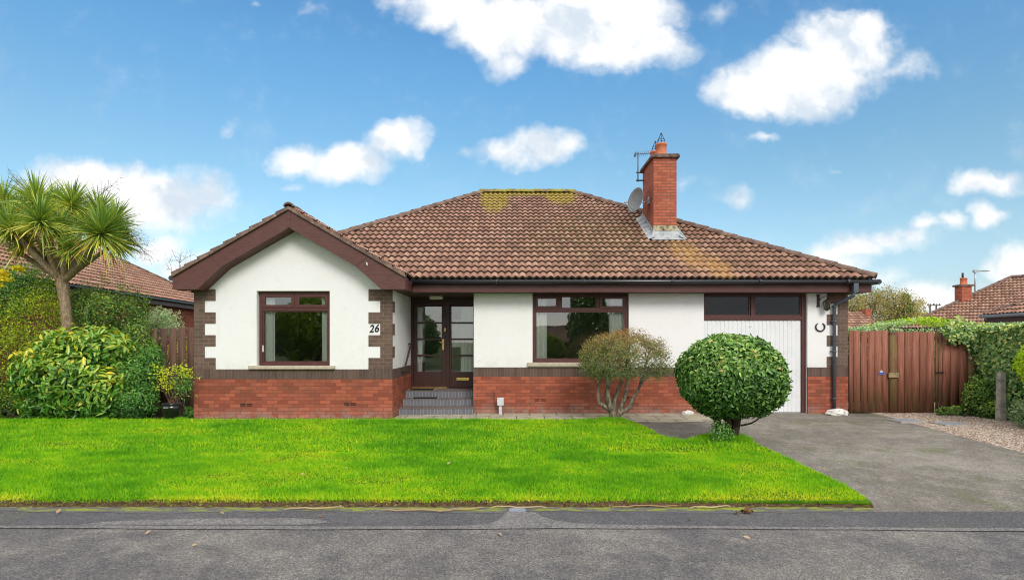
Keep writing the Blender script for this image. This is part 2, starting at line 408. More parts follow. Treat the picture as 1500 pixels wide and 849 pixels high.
def m_wood(c1, c2, green):
    def f(g):
        p = g.pos(); x, y, z = g.sep(p)[:3]
        rn = g.n('ShaderNodeAttribute', attribute_name='rnd').outputs['Fac']
        gr = g.noise(g.v('ADD', g.v('MULTIPLY', p, (22, 22, 1.1)).outputs[0], g.n('ShaderNodeCombineXYZ', {0: g.m('MULTIPLY', rn, 50.0)}).outputs[0]).outputs[0], 1.5, 5, 0.65)
        c = g.mix(g.sm(gr, 0.3, 0.72), c1, c2)
        c = g.mix(g.sm(rn, 0.5, 1.0, 0, .55), c, tuple(k*0.55 for k in c1))
        al = g.m('MULTIPLY', g.sm(z, 0.75, 0.05), g.sm(g.noise(p, 5, 4, .7), .38, .62))
        al = g.m('MAXIMUM', g.m('MULTIPLY', al, green), g.m('MULTIPLY', g.sm(rn, .90, .95), g.sm(g.noise(g.v('MULTIPLY', p, (3, 3, 1)).outputs[0], 3.5, 5, .75), .38, .55)))
        c = g.mix(g.m('MULTIPLY', al, .75), c, (0.17, 0.135, 0.05))
        return pr(g, c, 0.8, g.bump(gr, 0.3, 0.006), 0.2)
    return f
mat('gate_wood', m_wood((0.20, 0.072, 0.045), (0.36, 0.15, 0.098), .9)); mat('old_wood', m_wood((0.11, 0.06, 0.046), (0.19, 0.11, 0.08), 1.0))
mat('pale_wood', flat((0.34, 0.25, 0.14), 0.85, 0.2, 0, .3, 14))
mat('pole_wood', flat((0.12, 0.10, 0.085), 0.9, 0.1))

def m_asphalt(base, light, warm=0.0, moss=0.0):
    def f(g):
        p = g.pos()
        fine = g.noise(p, 75, 4, 0.9); agg = g.n('ShaderNodeTexVoronoi', {'Vector': p, 'Scale': 130.0}); flecks = agg.outputs['Color']
        fk = g.sep(flecks)[0]; big = g.noise(p, 0.55, 7, 0.68, 0.4); mid = g.noise(p, 3.2, 8, 0.75, .3)
        c = g.mix(g.sm(big, 0.42, 0.66), base, light)
        c = g.mix(g.sm(mid, 0.42, 0.70, 0, .5), c, tuple(k*1.3 for k in light))
        c = g.mix(g.sm(fine, 0.34, 0.68, 0, 1), g.mix(1.0, c, (0.40, 0.40, 0.41), 'MULTIPLY'), g.mix(1.0, c, (1.5, 1.49, 1.46), 'MULTIPLY'))
        c = g.mix(g.m('MULTIPLY', g.sm(fk, 0.97, 0.985, 0, .55), g.sm(agg.outputs['Distance'], .45, .2)), c, (0.50, 0.47, 0.43))
        c = g.mix(g.sm(fk, 0.10, 0.04, 0, .6), c, (0.035, 0.035, 0.035))
        if moss:
            mm = g.m('MULTIPLY', g.sm(g.noise(p, 1.1, 6, .75), .50, .66), g.sm(fine, .3, .6))
            c = g.mix(g.m('MULTIPLY', mm, moss), c, (0.12, 0.14, 0.03))
        st = g.sep(g.n('ShaderNodeTexVoronoi', {'Vector': p, 'Scale': 62.0}).outputs['Color'])[1]
        c = g.mix(1.0, c, g.ramp(st, [(0, (.74, .74, .75)), (.55, (.96, .96, .96)), (1, (1.28, 1.26, 1.23))]), 'MULTIPLY')
        h = g.m('ADD', fine, g.m('MULTIPLY', agg.outputs['Distance'], 0.7))
        return pr(g, c, 0.85, g.bump(h, 0.7, 0.008), 0.3)
    return f
mat('road_asphalt', m_asphalt((0.145, 0.135, 0.135), (0.27, 0.248, 0.218)))
mat('path_asphalt', m_asphalt((0.118, 0.113, 0.12), (0.145, 0.138, 0.14), moss=.3))
mat('patch_asphalt', m_asphalt((0.215, 0.20, 0.195), (0.24, 0.225, 0.215)))
mat('drive_asphalt', m_asphalt((0.215, 0.19, 0.16), (0.34, 0.305, 0.26), moss=.7))
def m_kerbmoss(g):
    p = g.pos(); n = g.noise(g.v('MULTIPLY', p, (1, 3, 1)).outputs[0], 4, 6, .75); f = g.noise(p, 90, 3, .7)
    c = g.mix(g.sm(f, .3, .7), (0.08, 0.076, 0.078), (0.20, 0.19, 0.18))
    y = g.m('ADD', g.sep(p)[1], g.m('MULTIPLY', g.m('SUBTRACT', g.noise(p, 3, 4, .7), .5), .10))
    band = g.m('MULTIPLY', g.sm(y, 5.70, 5.76), g.sm(y, 5.90, 5.84))
    c = g.mix(g.m('MULTIPLY', g.m('MULTIPLY', g.sm(n, .44, .60), .9), band), c, (0.30, 0.34, 0.02))
    c = g.mix(g.sm(g.noise(p, 12, 4, .7), .58, .72, 0, .6), c, (0.09, 0.06, 0.035))
    return pr(g, c, .95, g.bump(f, .6, .01), .1)
mat('kerb_edge', m_kerbmoss)
def m_slab(g):
    p = g.pos(); n = g.noise(p, 3, 6, .7); f = g.noise(p, 60, 3, .7)
    b = g.n('ShaderNodeTexBrick', {'Vector': g.v('ADD', g.uv(), (0.2, 0.33, 0)).outputs[0], 'Color1': (.52, .46, .33, 1), 'Color2': (.44, .40, .31, 1), 'Mortar': (.12, .11, .07, 1), 'Scale': 1.0,
            'Mortar Size': .012, 'Brick Width': .60, 'Row Height': .60, 'Bias': 0.0}, offset=.5)
    c = g.mix(g.sm(n, .4, .7, 0, .6), b.outputs[0], (0.20, 0.18, 0.14))
    c = g.mix(g.sm(f, .4, .8, 0, .3), c, (0.14, 0.12, 0.09))
    c = g.mix(g.sm(g.noise(p, 1.3, 5, .7), .56, .7, 0, .6), c, (0.16, 0.17, 0.05))
    return pr(g, c, .9, g.bump(g.m('SUBTRACT', f, b.outputs[1]), .5, .006), .15)
mat('paving', m_slab)
def m_turf(g):
    p = g.pos(); n = g.noise(p, 1.4, 5, .65); f = g.noise(g.v('MULTIPLY', p, (1, .6, 1)).outputs[0], 45, 4, .7)
    c = g.mix(g.sm(n, .35, .65), (0.06, 0.20, 0.004), (0.13, 0.28, 0.005))
    c = g.mix(g.sm(f, .3, .7), g.mix(1.0, c, (.5, .5, .5), 'MULTIPLY'), c)
    return pr(g, c, .95, g.bump(f, .8, .03), .1)
mat('turf', m_turf)
def m_bank(g):
    p = g.pos(); f = g.noise(p, 35, 5, .75); n = g.noise(g.v('MULTIPLY', p, (3, 3, 9)).outputs[0], 6, 5, .7)
    c = g.mix(g.sm(f, .3, .7), (0.035, 0.022, 0.014), (0.16, 0.10, 0.055))
    c = g.mix(g.sm(n, .52, .66), c, (0.13, 0.17, 0.02))
    return pr(g, c, .98, g.bump(f, 1, .02), .05)
mat('turf_bank', m_bank)
mat('far_ground', flat((0.09, 0.12, 0.04), .95, .1, 0, .3, 0.4))
LEAFK = {'golden_leaf': 2.3, 'fern_leaf': 2.1, 'silver_leaf': 1.8, 'blade': 1.05, 'gravel_stone': 1.0, 'brown_leaf': 1.0, 'flower_yellow': 1.0, 'aucuba_leaf': 1.15, 'dead_sword': 1.1, 'laurel_leaf': 3.3, 'sword_leaf': 2.1, 'ivy_leaf': 1.75, 'dark_leaf': 2.5, 'olive_leaf': 1.35}
def leafmat(name, stops, rough=0.4, trans=0.2, spec=0.4, varieg=None):
    def f(g):
        rn = g.n('ShaderNodeAttribute', attribute_name='rnd').outputs['Fac']
        c = g.ramp(rn, [(q, tuple(min(.85, v*LEAFK.get(name, 1.7)) for v in cc)) for q, cc in stops]); p = g.pos()
        c = g.mix(g.sm(g.noise(p, 2.2, 4, .6), .35, .7, 0, .35), c, g.mix(1.0, c, (.65, .75, .6), 'MULTIPLY'))
        if varieg:
            v = g.noise(p, varieg[0], 3, .6); c = g.mix(g.m('MULTIPLY', g.sm(v, varieg[1], varieg[1]+.08), g.sm(rn, varieg[3]-.1, varieg[3]+.15)), c, varieg[2])
        d = pr(g, c, rough, None, spec); t = g.n('ShaderNodeBsdfTranslucent', {0: g.mix(1.0, c, (1.25, 1.3, .7), 'MULTIPLY')})
        return g.n('ShaderNodeMixShader', {0: trans, 1: d.outputs[0], 2: t.outputs[0]})
    return mat(name, f)
leafmat('blade', [(0, (0.085, 0.30, 0.010)), (.35, (0.20, 0.50, 0.012)), (.70, (0.42, 0.67, 0.015)), (.92, (0.70, 0.70, 0.02)), (1, (0.70, 0.60, 0.16))], .6, .3, .2)
leafmat('laurel_leaf', [(0, (0.012, 0.030, 0.006)), (.45, (0.035, 0.075, 0.015)), (.75, (0.085, 0.145, 0.028)), (.95, (0.16, 0.20, 0.05)), (1, (0.20, 0.13, 0.05))], .32, .12, .5)
leafmat('sparse_leaf', [(0, (0.05, 0.09, 0.035)), (.35, (0.12, 0.155, 0.05)), (.6, (0.21, 0.20, 0.06)), (.75, (0.25, 0.14, 0.055)), (1, (0.27, 0.10, 0.05))], .6, .15, .3)
leafmat('aucuba_leaf', [(0, (0.025, 0.10, 0.015)), (.45, (0.09, 0.25, 0.025)), (.75, (0.25, 0.42, 0.045)), (.93, (0.55, 0.58, 0.07)), (1, (0.70, 0.55, 0.02))], .3, .2, .5, (38, .56, (0.62, 0.60, 0.15), .45))
leafmat('golden_leaf', [(0, (0.03, 0.07, 0.008)), (.45, (0.10, 0.165, 0.010)), (.75, (0.22, 0.26, 0.012)), (1, (0.45, 0.40, 0.02))], .5, .25, .3)
leafmat('dark_leaf', [(0, (0.012, 0.035, 0.008)), (.45, (0.035, 0.080, 0.014)), (.75, (0.085, 0.15, 0.022)), (1, (0.24, 0.26, 0.03))], .4, .12, .4)
leafmat('fern_leaf', [(0, (0.02, 0.07, 0.015)), (.5, (0.055, 0.14, 0.025)), (1, (0.17, 0.28, 0.045))], .45, .2, .4)
leafmat('silver_leaf', [(0, (0.10, 0.16, 0.07)), (.6, (0.26, 0.34, 0.17)), (1, (0.46, 0.47, 0.32))], .6, .2, .3)
leafmat('ivy_leaf', [(0, (0.015, 0.05, 0.015)), (.4, (0.05, 0.13, 0.03)), (.7, (0.14, 0.25, 0.05)), (.9, (0.40, 0.44, 0.12)), (1, (0.60, 0.55, 0.16))], .38, .15, .4, (30, .52, (0.50, 0.50, 0.26), .4))
leafmat('lime_leaf', [(0, (0.10, 0.20, 0.01)), (.5, (0.25, 0.38, 0.012)), (1, (0.50, 0.52, 0.03))], .5, .25, .3)
leafmat('sword_leaf', [(0, (0.045, 0.09, 0.022)), (.35, (0.10, 0.165, 0.030)), (.7, (0.24, 0.28, 0.045)), (.9, (0.42, 0.38, 0.06)), (1, (0.50, 0.34, 0.06))], .4, .15, .4)
leafmat('dead_sword', [(0, (0.12, 0.06, 0.015)), (.6, (0.42, 0.26, 0.05)), (1, (0.60, 0.38, 0.04))], .7, .15, .2)
leafmat('olive_leaf', [(0, (0.16, 0.13, 0.04)), (.5, (0.32, 0.27, 0.08)), (1, (0.48, 0.40, 0.16))], .7, .2, .2)
leafmat('flower_yellow', [(0, (0.60, 0.45, 0.01)), (1, (0.85, 0.72, 0.03))], .6, .25, .2)
leafmat('brown_leaf', [(0, (0.14, 0.06, 0.03)), (.5, (0.30, 0.15, 0.07)), (1, (0.50, 0.36, 0.22))], .7, .1, .2)
def m_bark(c1, c2, sc=18):
    def f(g):
        p = g.pos(); n = g.noise(g.v('MULTIPLY', p, (1, 1, .35)).outputs[0], sc, 6, .75, .6)
        return pr(g, g.mix(g.sm(n, .35, .65), c1, c2), .9, g.bump(n, .8, .02), .15)
    return f
mat('bark_grey', m_bark((0.07, 0.055, 0.04), (0.30, 0.25, 0.18))); mat('bark_palm', m_bark((0.16, 0.11, 0.065), (0.40, 0.31, 0.20), 30)); mat('bark_dark', m_bark((0.035, 0.026, 0.02), (0.11, 0.08, 0.06)))
mat('twig_red', m_bark((0.10, 0.045, 0.03), (0.20, 0.12, 0.07)))
def m_gravel(g):
    p = g.pos(); v = g.n('ShaderNodeTexVoronoi', {'Vector': p, 'Scale': 42.0}); r = g.sep(v.outputs['Color'])[0]
    c = g.ramp(r, [(0, (.17, .12, .09)), (.4, (.38, .28, .21)), (.75, (.55, .46, .38)), (1, (.75, .68, .6))])
    return pr(g, c, .85, g.bump(v.outputs['Distance'], 1, .02), .2)
mat('gravel_bed', m_gravel)
leafmat('gravel_stone', [(0, (.17, .11, .08)), (.4, (.40, .27, .20)), (.75, (.58, .46, .37)), (1, (.80, .72, .64))], .85, 0, .2)

# ==================================================================== GROUND AND PAVING
def sheet(name, mat, poly, zf, label=None, kind='structure', nx=1, cat=None, thick=None, res=0.35):
    """a ground sheet: polygon in x,y draped to zf(x,y), gridded so that it can fall gently"""
    import bmesh
    bm = bmesh.new(); vs = [bm.verts.new((x, y, 0)) for x, y in poly]; bm.faces.new(vs)
    xs = [p[0] for p in poly]; ys = [p[1] for p in poly]
    if nx:
        a = min(ys)+res
        while a < max(ys):
            bmesh.ops.bisect_plane(bm, geom=bm.verts[:]+bm.edges[:]+bm.faces[:], plane_co=(0, a, 0), plane_no=(0, 1, 0)); a += res
    for v in bm.verts: v.co.z = zf(v.co.x, v.co.y)
    if thick:
        r = bmesh.ops.extrude_face_region(bm, geom=bm.faces[:])
        for v in [e for e in r['geom'] if isinstance(e, bmesh.types.BMVert)]: v.co.z -= thick
    bmesh.ops.recalc_face_normals(bm, faces=bm.faces[:])
    me = bpy.data.meshes.new(name); bm.to_mesh(me); bm.free()
    if not thick:
        for p in me.polygons:
            if p.normal.z < 0: p.flip()
    uv = me.uv_layers.new(name='UVMap'); d = []
    for l in me.loops: q = me.vertices[l.vertex_index].co; d += (q.x, q.y)
    uv.data.foreach_set('uv', d); me.materials.append(mat)
    o = bpy.data.objects.new(name, me); COL.objects.link(o)
    if kind: o['kind'] = kind
    if label: o['label'] = label
    if cat: o['category'] = cat
    return o
def gz(x, y):                      # level of the plot, falling a little to the pavement
    return -0.10*min(1, max(0, (12.0-y)/6.1))**1.0 if y < 12.0 else 0.0
ZR = -0.105
sheet('ground', MAT['far_ground'], [(-900, -900), (900, -900), (900, 900), (-900, 900)], lambda x, y: -0.22, nx=0)
sheet('road', MAT['road_asphalt'], [(-60, -6), (60, -6), (60, 5.20), (-60, 5.20)], lambda x, y: ZR-0.004, nx=0)
sheet('pavement', MAT['path_asphalt'], [(-60, 5.20), (60, 5.20), (60, 5.74), (-60, 5.74)], lambda x, y: ZR, nx=0)
sheet('kerb_strip', MAT['kerb_edge'], [(-60, 5.70)]+[(x, 5.69+.03*math.sin(x*2.1)+.02*math.sin(x*5.7)+.01*math.sin(x*13)) for x in np.arange(-12, 3.8, .12)]+[(3.82, 5.98), (-60, 6.0)], lambda x, y: ZR+0.0025, nx=0)
def band(x): return 5.19+0.02*math.sin(x*.9)+0.008*math.sin(x*4.3)-0.012*max(0, x)
top = [(x, band(x)+.075+.01*math.sin(x*1.7)) for x in np.arange(12, 1.2, -.4)]
flare = [(.95, 5.30), (.62, 5.34), (.43, 5.42), (.30, 5.55), (.22, 5.70), (-.06, 5.70), (-.10, 5.55), (-.13, 5.44), (-.22, 5.31), (-.45, 5.275)]
top2 = [(x, band(x)+.085+.01*math.sin(x*1.7)) for x in np.arange(-.8, -12, -.4)]
bot = [(x, band(x)) for x in np.arange(-12, 12.1, .4)]
sheet('trench_patch', MAT['patch_asphalt'], top+flare+top2+bot, lambda x, y: ZR+.004, nx=0)
sheet('worn_patch', MAT['patch_asphalt'], [(-4.15, 5.30), (-3.9, 5.40), (-3.2, 5.48), (-2.2, 5.50), (-1.9, 5.46), (-1.75, 5.36), (-2.0, 5.30)], lambda x, y: ZR+.0035, nx=0)
sheet('driveway', MAT['drive_asphalt'], [(2.3, 5.72), (60, 5.72), (60, 5.9), (7.75, 5.9), (7.80, 8.3), (8.02, 10.5), (8.25, 12.5), (8.3, 12.76), (7.5, 12.8), (2.3, 12.8)], lambda x, y: gz(x, y)-0.004 if y > 5.75 else ZR+.0005)
sheet('garage_floor', MAT['concrete'], [(4.3, 12.74), (6.8, 12.74), (6.8, 16), (4.3, 16)], lambda x, y: 0.002, nx=0)
PATH = [(-7.3, 11.50), (2.3, 11.42), (3.2, 11.35), (4.45, 11.55), (4.45, 12.74), (-2.5, 12.74), (-2.55, 11.85), (-7.3, 11.85)]
sheet('paving_path', MAT['paving'], PATH, lambda x, y: gz(x, y)+0.004)
GR = [(7.80, 6.5), (60, 6.5), (60, 40), (8.3, 40), (8.26, 12.5), (8.02, 10.5), (7.80, 8.3)]
sheet('gravel_ground', MAT['gravel_bed'], GR, lambda x, y: gz(x, y)-0.008)
sheet('side_ground', MAT['soil'], [(-60, 11.3), (-6.7, 11.3), (-6.7, 40), (-60, 40)], lambda x, y: gz(x, y)-0.012)
LAWN = [(-40, 5.98), (-14, 5.97), (-6, 5.96), (0, 5.93), (3.2, 5.89), (3.79, 5.86), (3.84, 6.2), (3.87, 7.0), (3.88, 8.0), (3.90, 9.2), (3.84, 9.55), (3.55, 9.66), (3.2, 9.50), (2.85, 9.15), (2.62, 9.3), (2.55, 9.9), (2.50, 10.7), (2.40, 11.25), (2.15, 11.45), (1.2, 11.45), (-7.2, 11.47), (-8.5, 11.45), (-14, 11.35), (-40, 11.3)]
def lz(x, y):
    e = min(1, max(0, (y-5.93)/.5)); return gz(x, y)+0.07-0.022*(1-e)**2-.02*min(1, max(0, (y-9)/2))
sheet('lawn', MAT['turf'], LAWN, lz, thick=.02)
# worn turf edge: an uneven bank of soil along the pavement
bv = []; bf = []; nxs = np.arange(-16, 3.86, .06)
for i, x in enumerate(nxs):
    j1, j2 = rng.uniform(-.02, .02, 2)
    ye = 5.95 if x < 3.4 else 5.93
    prof = [(ye-.085+j1, ZR+.002), (ye-.06+j1, ZR+.024+j2*.6), (ye-.03+j2, ZR+.052+j1*.5), (ye+.02, lz(x, ye+.05)-.012), (ye+.10, lz(x, ye+.1)-.004), (ye+.2, ZR-.05)]
    bv += [(x, a, b) for a, b in prof]
n = 6
for i in range(len(nxs)-1):
    for j in range(n-1): bf.append((i*n+j, (i+1)*n+j, (i+1)*n+j+1, i*n+j+1))
o = np_mesh('turf_bank', bv, bf, MAT['turf_bank'], kind='structure', smooth=True)

# grass blades as one mesh
def inpoly(px, py, poly):
    c = np.zeros(len(px), bool); j = len(poly)-1
    for i in range(len(poly)):
        xi, yi = poly[i]; xj, yj = poly[j]
        m = ((yi > py) != (yj > py)) & (px < (xj-xi)*(py-yi)/(yj-yi+1e-12)+xi); c ^= m; j = i
    return c
def fbm(x, y, s, seed=0):
    r = np.random.RandomState(seed); v = np.zeros_like(x); a = 1.0; t = 0
    for o_ in range(4):
        for k in range(3):
            th = r.uniform(0, 6.28); ph = r.uniform(0, 6.28); f = s*2**o_*r.uniform(.7, 1.3)
            v += a*np.sin((x*math.cos(th)+y*math.sin(th))*f+ph)
        t += a*1.6; a *= .6
    return v/t
def blades(n, xr, yr, hmin, hmax, wid, poly=None, yfun=None, lean=.5, bias=0.0):
    x = rng.uniform(xr[0], xr[1], n); y = rng.uniform(yr[0], yr[1], n)
    if poly is not None:
        k = inpoly(x, y, poly); x, y = x[k], y[k]
    n = len(x); patch = fbm(x, y, 1.6, 3); patch2 = fbm(x, y, 6.0, 5)
    k = rng.uniform(0, 1, n) < .72+.28*patch2; x, y, patch, patch2 = x[k], y[k], patch[k], patch2[k]; n = len(x)
    h = rng.uniform(hmin, hmax, n)*(1+.35*patch+.35*patch2)
    z = np.array([lz(a, b) for a, b in zip(x, y)]) if yfun is None else yfun(x, y)
    th = rng.uniform(0, 2*np.pi, n); w = wid*rng.uniform(.7, 1.3, n)*(.75+.25*y/6)
    lx = rng.normal(0, lean, n)*h; ly = rng.normal(-.1, lean, n)*h
    V = np.zeros((n, 3, 3)); h = h*np.where(rng.uniform(0, 1, n) < .12, 1.7, 1.0); V[:, 0] = np.stack([x-np.cos(th)*w, y-np.sin(th)*w, z-.004], 1); V[:, 1] = np.stack([x+np.cos(th)*w, y+np.sin(th)*w, z-.004], 1)
    V[:, 2] = np.stack([x+lx, y+ly, z+h], 1)
    edge = np.clip((6.75+.35*fbm(x, y*0, 1.3, 12)-y)/.8, 0, 1)**1.3*(.45+.7*fbm(x, y, 1.6, 9))
    patch3 = fbm(x*.7, y*1.5, 11.0, 21); r = .40-.28*patch-.20*patch2-.16*patch3+rng.normal(0, .19, n)+.42*np.clip(edge, 0, 1)+bias
    r = np.where(rng.uniform(0, 1, n) < .012, rng.uniform(.93, 1, n), r)
    return V.reshape(-1, 3), np.arange(3*n).reshape(-1, 3), np.clip(r, 0, .93+.07*(rng.uniform(0, 1, n) < .02))
sets = [blades(330000, (-8, 3.95), (5.93, 8.2), .016, .036, .0032, LAWN), blades(220000, (-13, 3.95), (8.0, 11.6), .022, .048, .005, LAWN),
        blades(9000, (-9, 3.78), (5.90, 5.97), .012, .03, .003, None, lambda x, y: ZR+.03+np.clip((y-5.88)*.6, 0, .05), .8, .2)]
# a taller tuft or two round the shrub feet and left from mowing along the edges
for (cx, cy, rr, n_, hh) in [(3.62, 9.25, .55, 9000, .11), (2.08, 11.42, .35, 4000, .10), (1.35, 6.9, .22, 500, .09), (-6.9, 11.45, .3, 1500, .08), (2.35, 6.35, .12, 220, .08)]:
    a = rng.uniform(0, 6.28, n_); q = rr*np.sqrt(rng.uniform(0, 1, n_)); x = cx+q*np.cos(a); y = cy+q*np.sin(a)*.6
    k = inpoly(x, y, LAWN); x, y = x[k], y[k]; m = len(x); h = hh*rng.uniform(.4, 1.1, m)*(1.15-np.hypot(x-cx, (y-cy)/.6)/rr*.6); z = np.array([lz(a_, b_) for a_, b_ in zip(x, y)])
    th = rng.uniform(0, 6.28, m); w = .004
    V = np.zeros((m, 3, 3)); V[:, 0] = np.stack([x-np.cos(th)*w, y-np.sin(th)*w, z], 1); V[:, 1] = np.stack([x+np.cos(th)*w, y+np.sin(th)*w, z], 1)
    V[:, 2] = np.stack([x+rng.normal(0, .4, m)*h, y+rng.normal(0, .4, m)*h, z+h], 1)
    sets.append((V.reshape(-1, 3), np.arange(3*m).reshape(-1, 3), np.clip(rng.normal(.32, .17, m), 0, 1)))
Vs = []; Fs = []; Rs = []; b = 0
for V, F, r_ in sets: Vs.append(V); Fs.append(F+b); Rs.append(r_); b += len(V)
np_mesh('grass', np.concatenate(Vs), np.concatenate(Fs), MAT['blade'], rnd=np.concatenate(Rs), label='bright green mown grass blades covering the front lawn', cat='grass', kind='stuff')
# loose gravel stones
n = 26000; x = rng.uniform(7.85, 11.5, n); y = rng.uniform(8.2, 12.9, n); k = inpoly(x, y, GR) & (x < 8.0+.0*y+3.2); x, y = x[k], y[k]; n = len(x)
z = np.array([gz(a, b_) for a, b_ in zip(x, y)])-.004; s = rng.uniform(.006, .017, n)
base = np.array([(1, 0, 0), (0, 1, 0), (-1, 0, 0), (0, -1, 0), (0, 0, .9), (0, 0, -.5)]); a = rng.uniform(0, 6.28, n)
V = np.zeros((n, 6, 3))
for i, q in enumerate(base):
    jx = q[0]*np.cos(a)-q[1]*np.sin(a)*.7; jy = q[0]*np.sin(a)+q[1]*np.cos(a)*.7
    V[:, i] = np.stack([x+jx*s*rng.uniform(.8, 1.4, n), y+jy*s*rng.uniform(.8, 1.4, n), z+q[2]*s*rng.uniform(.7, 1.2, n)+s*.3], 1)
fb = np.array([(0, 1, 4), (1, 2, 4), (2, 3, 4), (3, 0, 4)])
F = (fb[None]+(np.arange(n)*6)[:, None, None]).reshape(-1, 3)
np_mesh('gravel', V.reshape(-1, 3), F, MAT['gravel_stone'], rnd=np.repeat(rng.uniform(0, 1, n), 4), label='loose pinkish gravel beside the driveway', cat='gravel', kind='stuff')

# ==================================================================== ROOF BUILDER
def roof_slopes(name, parent, mat, slopes, roll=.155, gauge=.31, ns=8, hh=.042, lip=.034):
    """slopes: (origin at the eave line, udir, rdir, tan pitch, rmax, uL(r), uR(r)); every tile course is real relief"""
    Vs = []; Fs = []; UV = []; base = 0
    for (O, ud, rd, T, rmax, uL, uR) in slopes:
        O = np.array(O, float); ud = np.array(ud, float); rd = np.array(rd, float); cs = 1/math.sqrt(1+T*T); g0 = gauge*cs
        nrm = np.array([0, 0, 1.0])*cs-rd*T*cs
        umin = min(uL(r) for r in np.linspace(0, rmax, 30)); umax = max(uR(r) for r in np.linspace(0, rmax, 30))
        j0 = math.floor(umin/roll*ns); j1 = math.ceil(umax/roll*ns); U = np.arange(j0, j1+1)*roll/ns
        k = 0
        while k*g0 < rmax-1e-6:
            r0 = k*g0; r1 = min((k+1)*g0, rmax)
            jit = 0
            for (ra, ha, rb, hb) in ((r0, (.0 if k else -.015), r0, lip), (r0, lip, r1, .0)):
                ln = []
                for (r_, h_) in ((ra, ha), (rb, hb)):
                    l, rr = uL(r_), uR(r_)
                    if rr < l: l = rr = (l+rr)/2
                    u = np.clip(U, l, rr)
                    h = h_+hh*np.power(.5+.5*np.cos(2*np.pi*(u/roll-.5)), .8)
                    P = O+u[:, None]*ud+r_*rd+np.array([0, 0, T*r_])+h[:, None]*nrm
                    ln.append((u, P))
                (ua, A), (ub, B) = ln; n_ = len(U)
                keep = ((ua[1:]-ua[:-1]) > 1e-5) | ((ub[1:]-ub[:-1]) > 1e-5)
                i = np.nonzero(keep)[0]
                Vs += [A, B]; Fs.append(np.stack([base+i, base+i+1, base+n_+i+1, base+n_+i], 1))
                va = k+.005 if ra == rb else k+.03; vb = k+.005 if ra == rb else k+.98
                # middle of each roll belongs to one tile: the tile index runs from pan to pan
                f = np.stack([np.stack([ua[i]/roll, np.full(len(i), va)], 1), np.stack([ua[i+1]/roll-1e-4, np.full(len(i), va)], 1),
                              np.stack([ub[i+1]/roll-1e-4, np.full(len(i), vb)], 1), np.stack([ub[i]/roll, np.full(len(i), vb)], 1)], 1)
                UV.append(f); base += 2*n_
            k += 1
    o = np_mesh(name, np.concatenate(Vs), np.concatenate(Fs), mat, parent, uv=np.concatenate(UV).reshape(-1, 2), smooth=False)
    o.data.polygons.foreach_set('use_smooth', np.ones(len(o.data.polygons), bool))
    return o
def ridge_line(mb, a, b, r=.115, step=.42, sag=.03):
    a = Vector(a); b = Vector(b); L = (b-a).length; n = max(1, round(L/step)); d = (b-a)/L
    s = d.cross(Vector((0, 0, 1))).normalized(); u = s.cross(d).normalized()
    for i in range(n):
        j = random.uniform(-.006, .006)
        p0 = a+d*(L*i/n); p1 = a+d*(L*(i+1)/n+.01)
        vs = []
        for (p, rr, up) in ((p0, r*1.04, .012+j), (p1, r*.96, .0+j)):
            for k in range(9):
                w = math.pi*k/8; vs.append(p+s*math.cos(w)*rr+u*(math.sin(w)*rr*.85+up-sag))
        vs += [p0+s*r*1.04*math.cos(math.pi*k/8)*.8+u*(math.sin(math.pi*k/8)*r*.6-sag) for k in range(9)]
        fs = [(k, k+1, k+10, k+9) for k in range(8)]+[(k+1, k, k+18, k+19) for k in range(8)]
        mb.add(vs, fs, False)
def slab(mb, us, zs, solid, axis, a0, a1):
    us = sorted(set(us)); zs = sorted(set(zs))
    S = {(i, j) for i in range(len(us)-1) for j in range(len(zs)-1) if solid((us[i]+us[i+1])/2, (zs[j]+zs[j+1])/2)}
    P = (lambda u, a, z: (u, a, z)) if axis == 'y' else (lambda u, a, z: (a, u, z))
    for (i, j) in S:
        u0, u1, z0, z1 = us[i], us[i+1], zs[j], zs[j+1]
        q = lambda *l: mb.add(l, [tuple(range(4))])
        q(P(u0, a0, z0), P(u1, a0, z0), P(u1, a0, z1), P(u0, a0, z1)); q(P(u0, a1, z0), P(u0, a1, z1), P(u1, a1, z1), P(u1, a1, z0))
        if (i-1, j) not in S: q(P(u0, a0, z0), P(u0, a0, z1), P(u0, a1, z1), P(u0, a1, z0))
        if (i+1, j) not in S: q(P(u1, a0, z0), P(u1, a1, z0), P(u1, a1, z1), P(u1, a0, z1))
        if (i, j-1) not in S: q(P(u0, a0, z0), P(u0, a1, z0), P(u1, a1, z0), P(u1, a0, z0))
        if (i, j+1) not in S: q(P(u0, a0, z1), P(u1, a0, z1), P(u1, a1, z1), P(u0, a1, z1))

# ==================================================================== THE BUNGALOW
YW, YM, YD = 11.83, 12.73, 14.0            # wing front, main front, door plane
XL, XR, EY, ZE, T = -7.0, 8.0, 12.24, 3.02, .5788
WR, WL = -2.55, -6.75
house = empty('bungalow', (0.5, 13.0, 0), 'white rendered bungalow with red brick plinth, brown quoins and a brown tiled hip roof', 'house')
w = MB()
W1 = (-5.43, -3.875, 1.12, 2.715); W2 = (.47, 2.675, 1.155, 2.76); GD = (4.39, 6.76, 0, 2.76)
hole = lambda u, z, h: h[0] < u < h[1] and h[2] < z < h[3]
slab(w, [WL, W1[0], W1[1], WR], [0, W1[2], W1[3], 2.75], lambda u, z: not hole(u, z, W1), 'y', YW, YW+.25)
w.prism_y([(WL, 2.75), (WR, 2.75), (WR, 2.9), (-4.6, 4.12), (WL, 2.9)], YW, YW+.25)
slab(w, [-.875, W2[0], W2[1], GD[0], GD[1], 7.67], [0, W2[2], 2.75], lambda u, z: not hole(u, z, W2) and not hole(u, z, GD), 'y', YM, YM+.25)
w.box(WR-.25, WR, YW+.25, 14.2, 0, 2.75); w.box(-.875, -.625, YM+.25, 14.2, 0, 2.75)
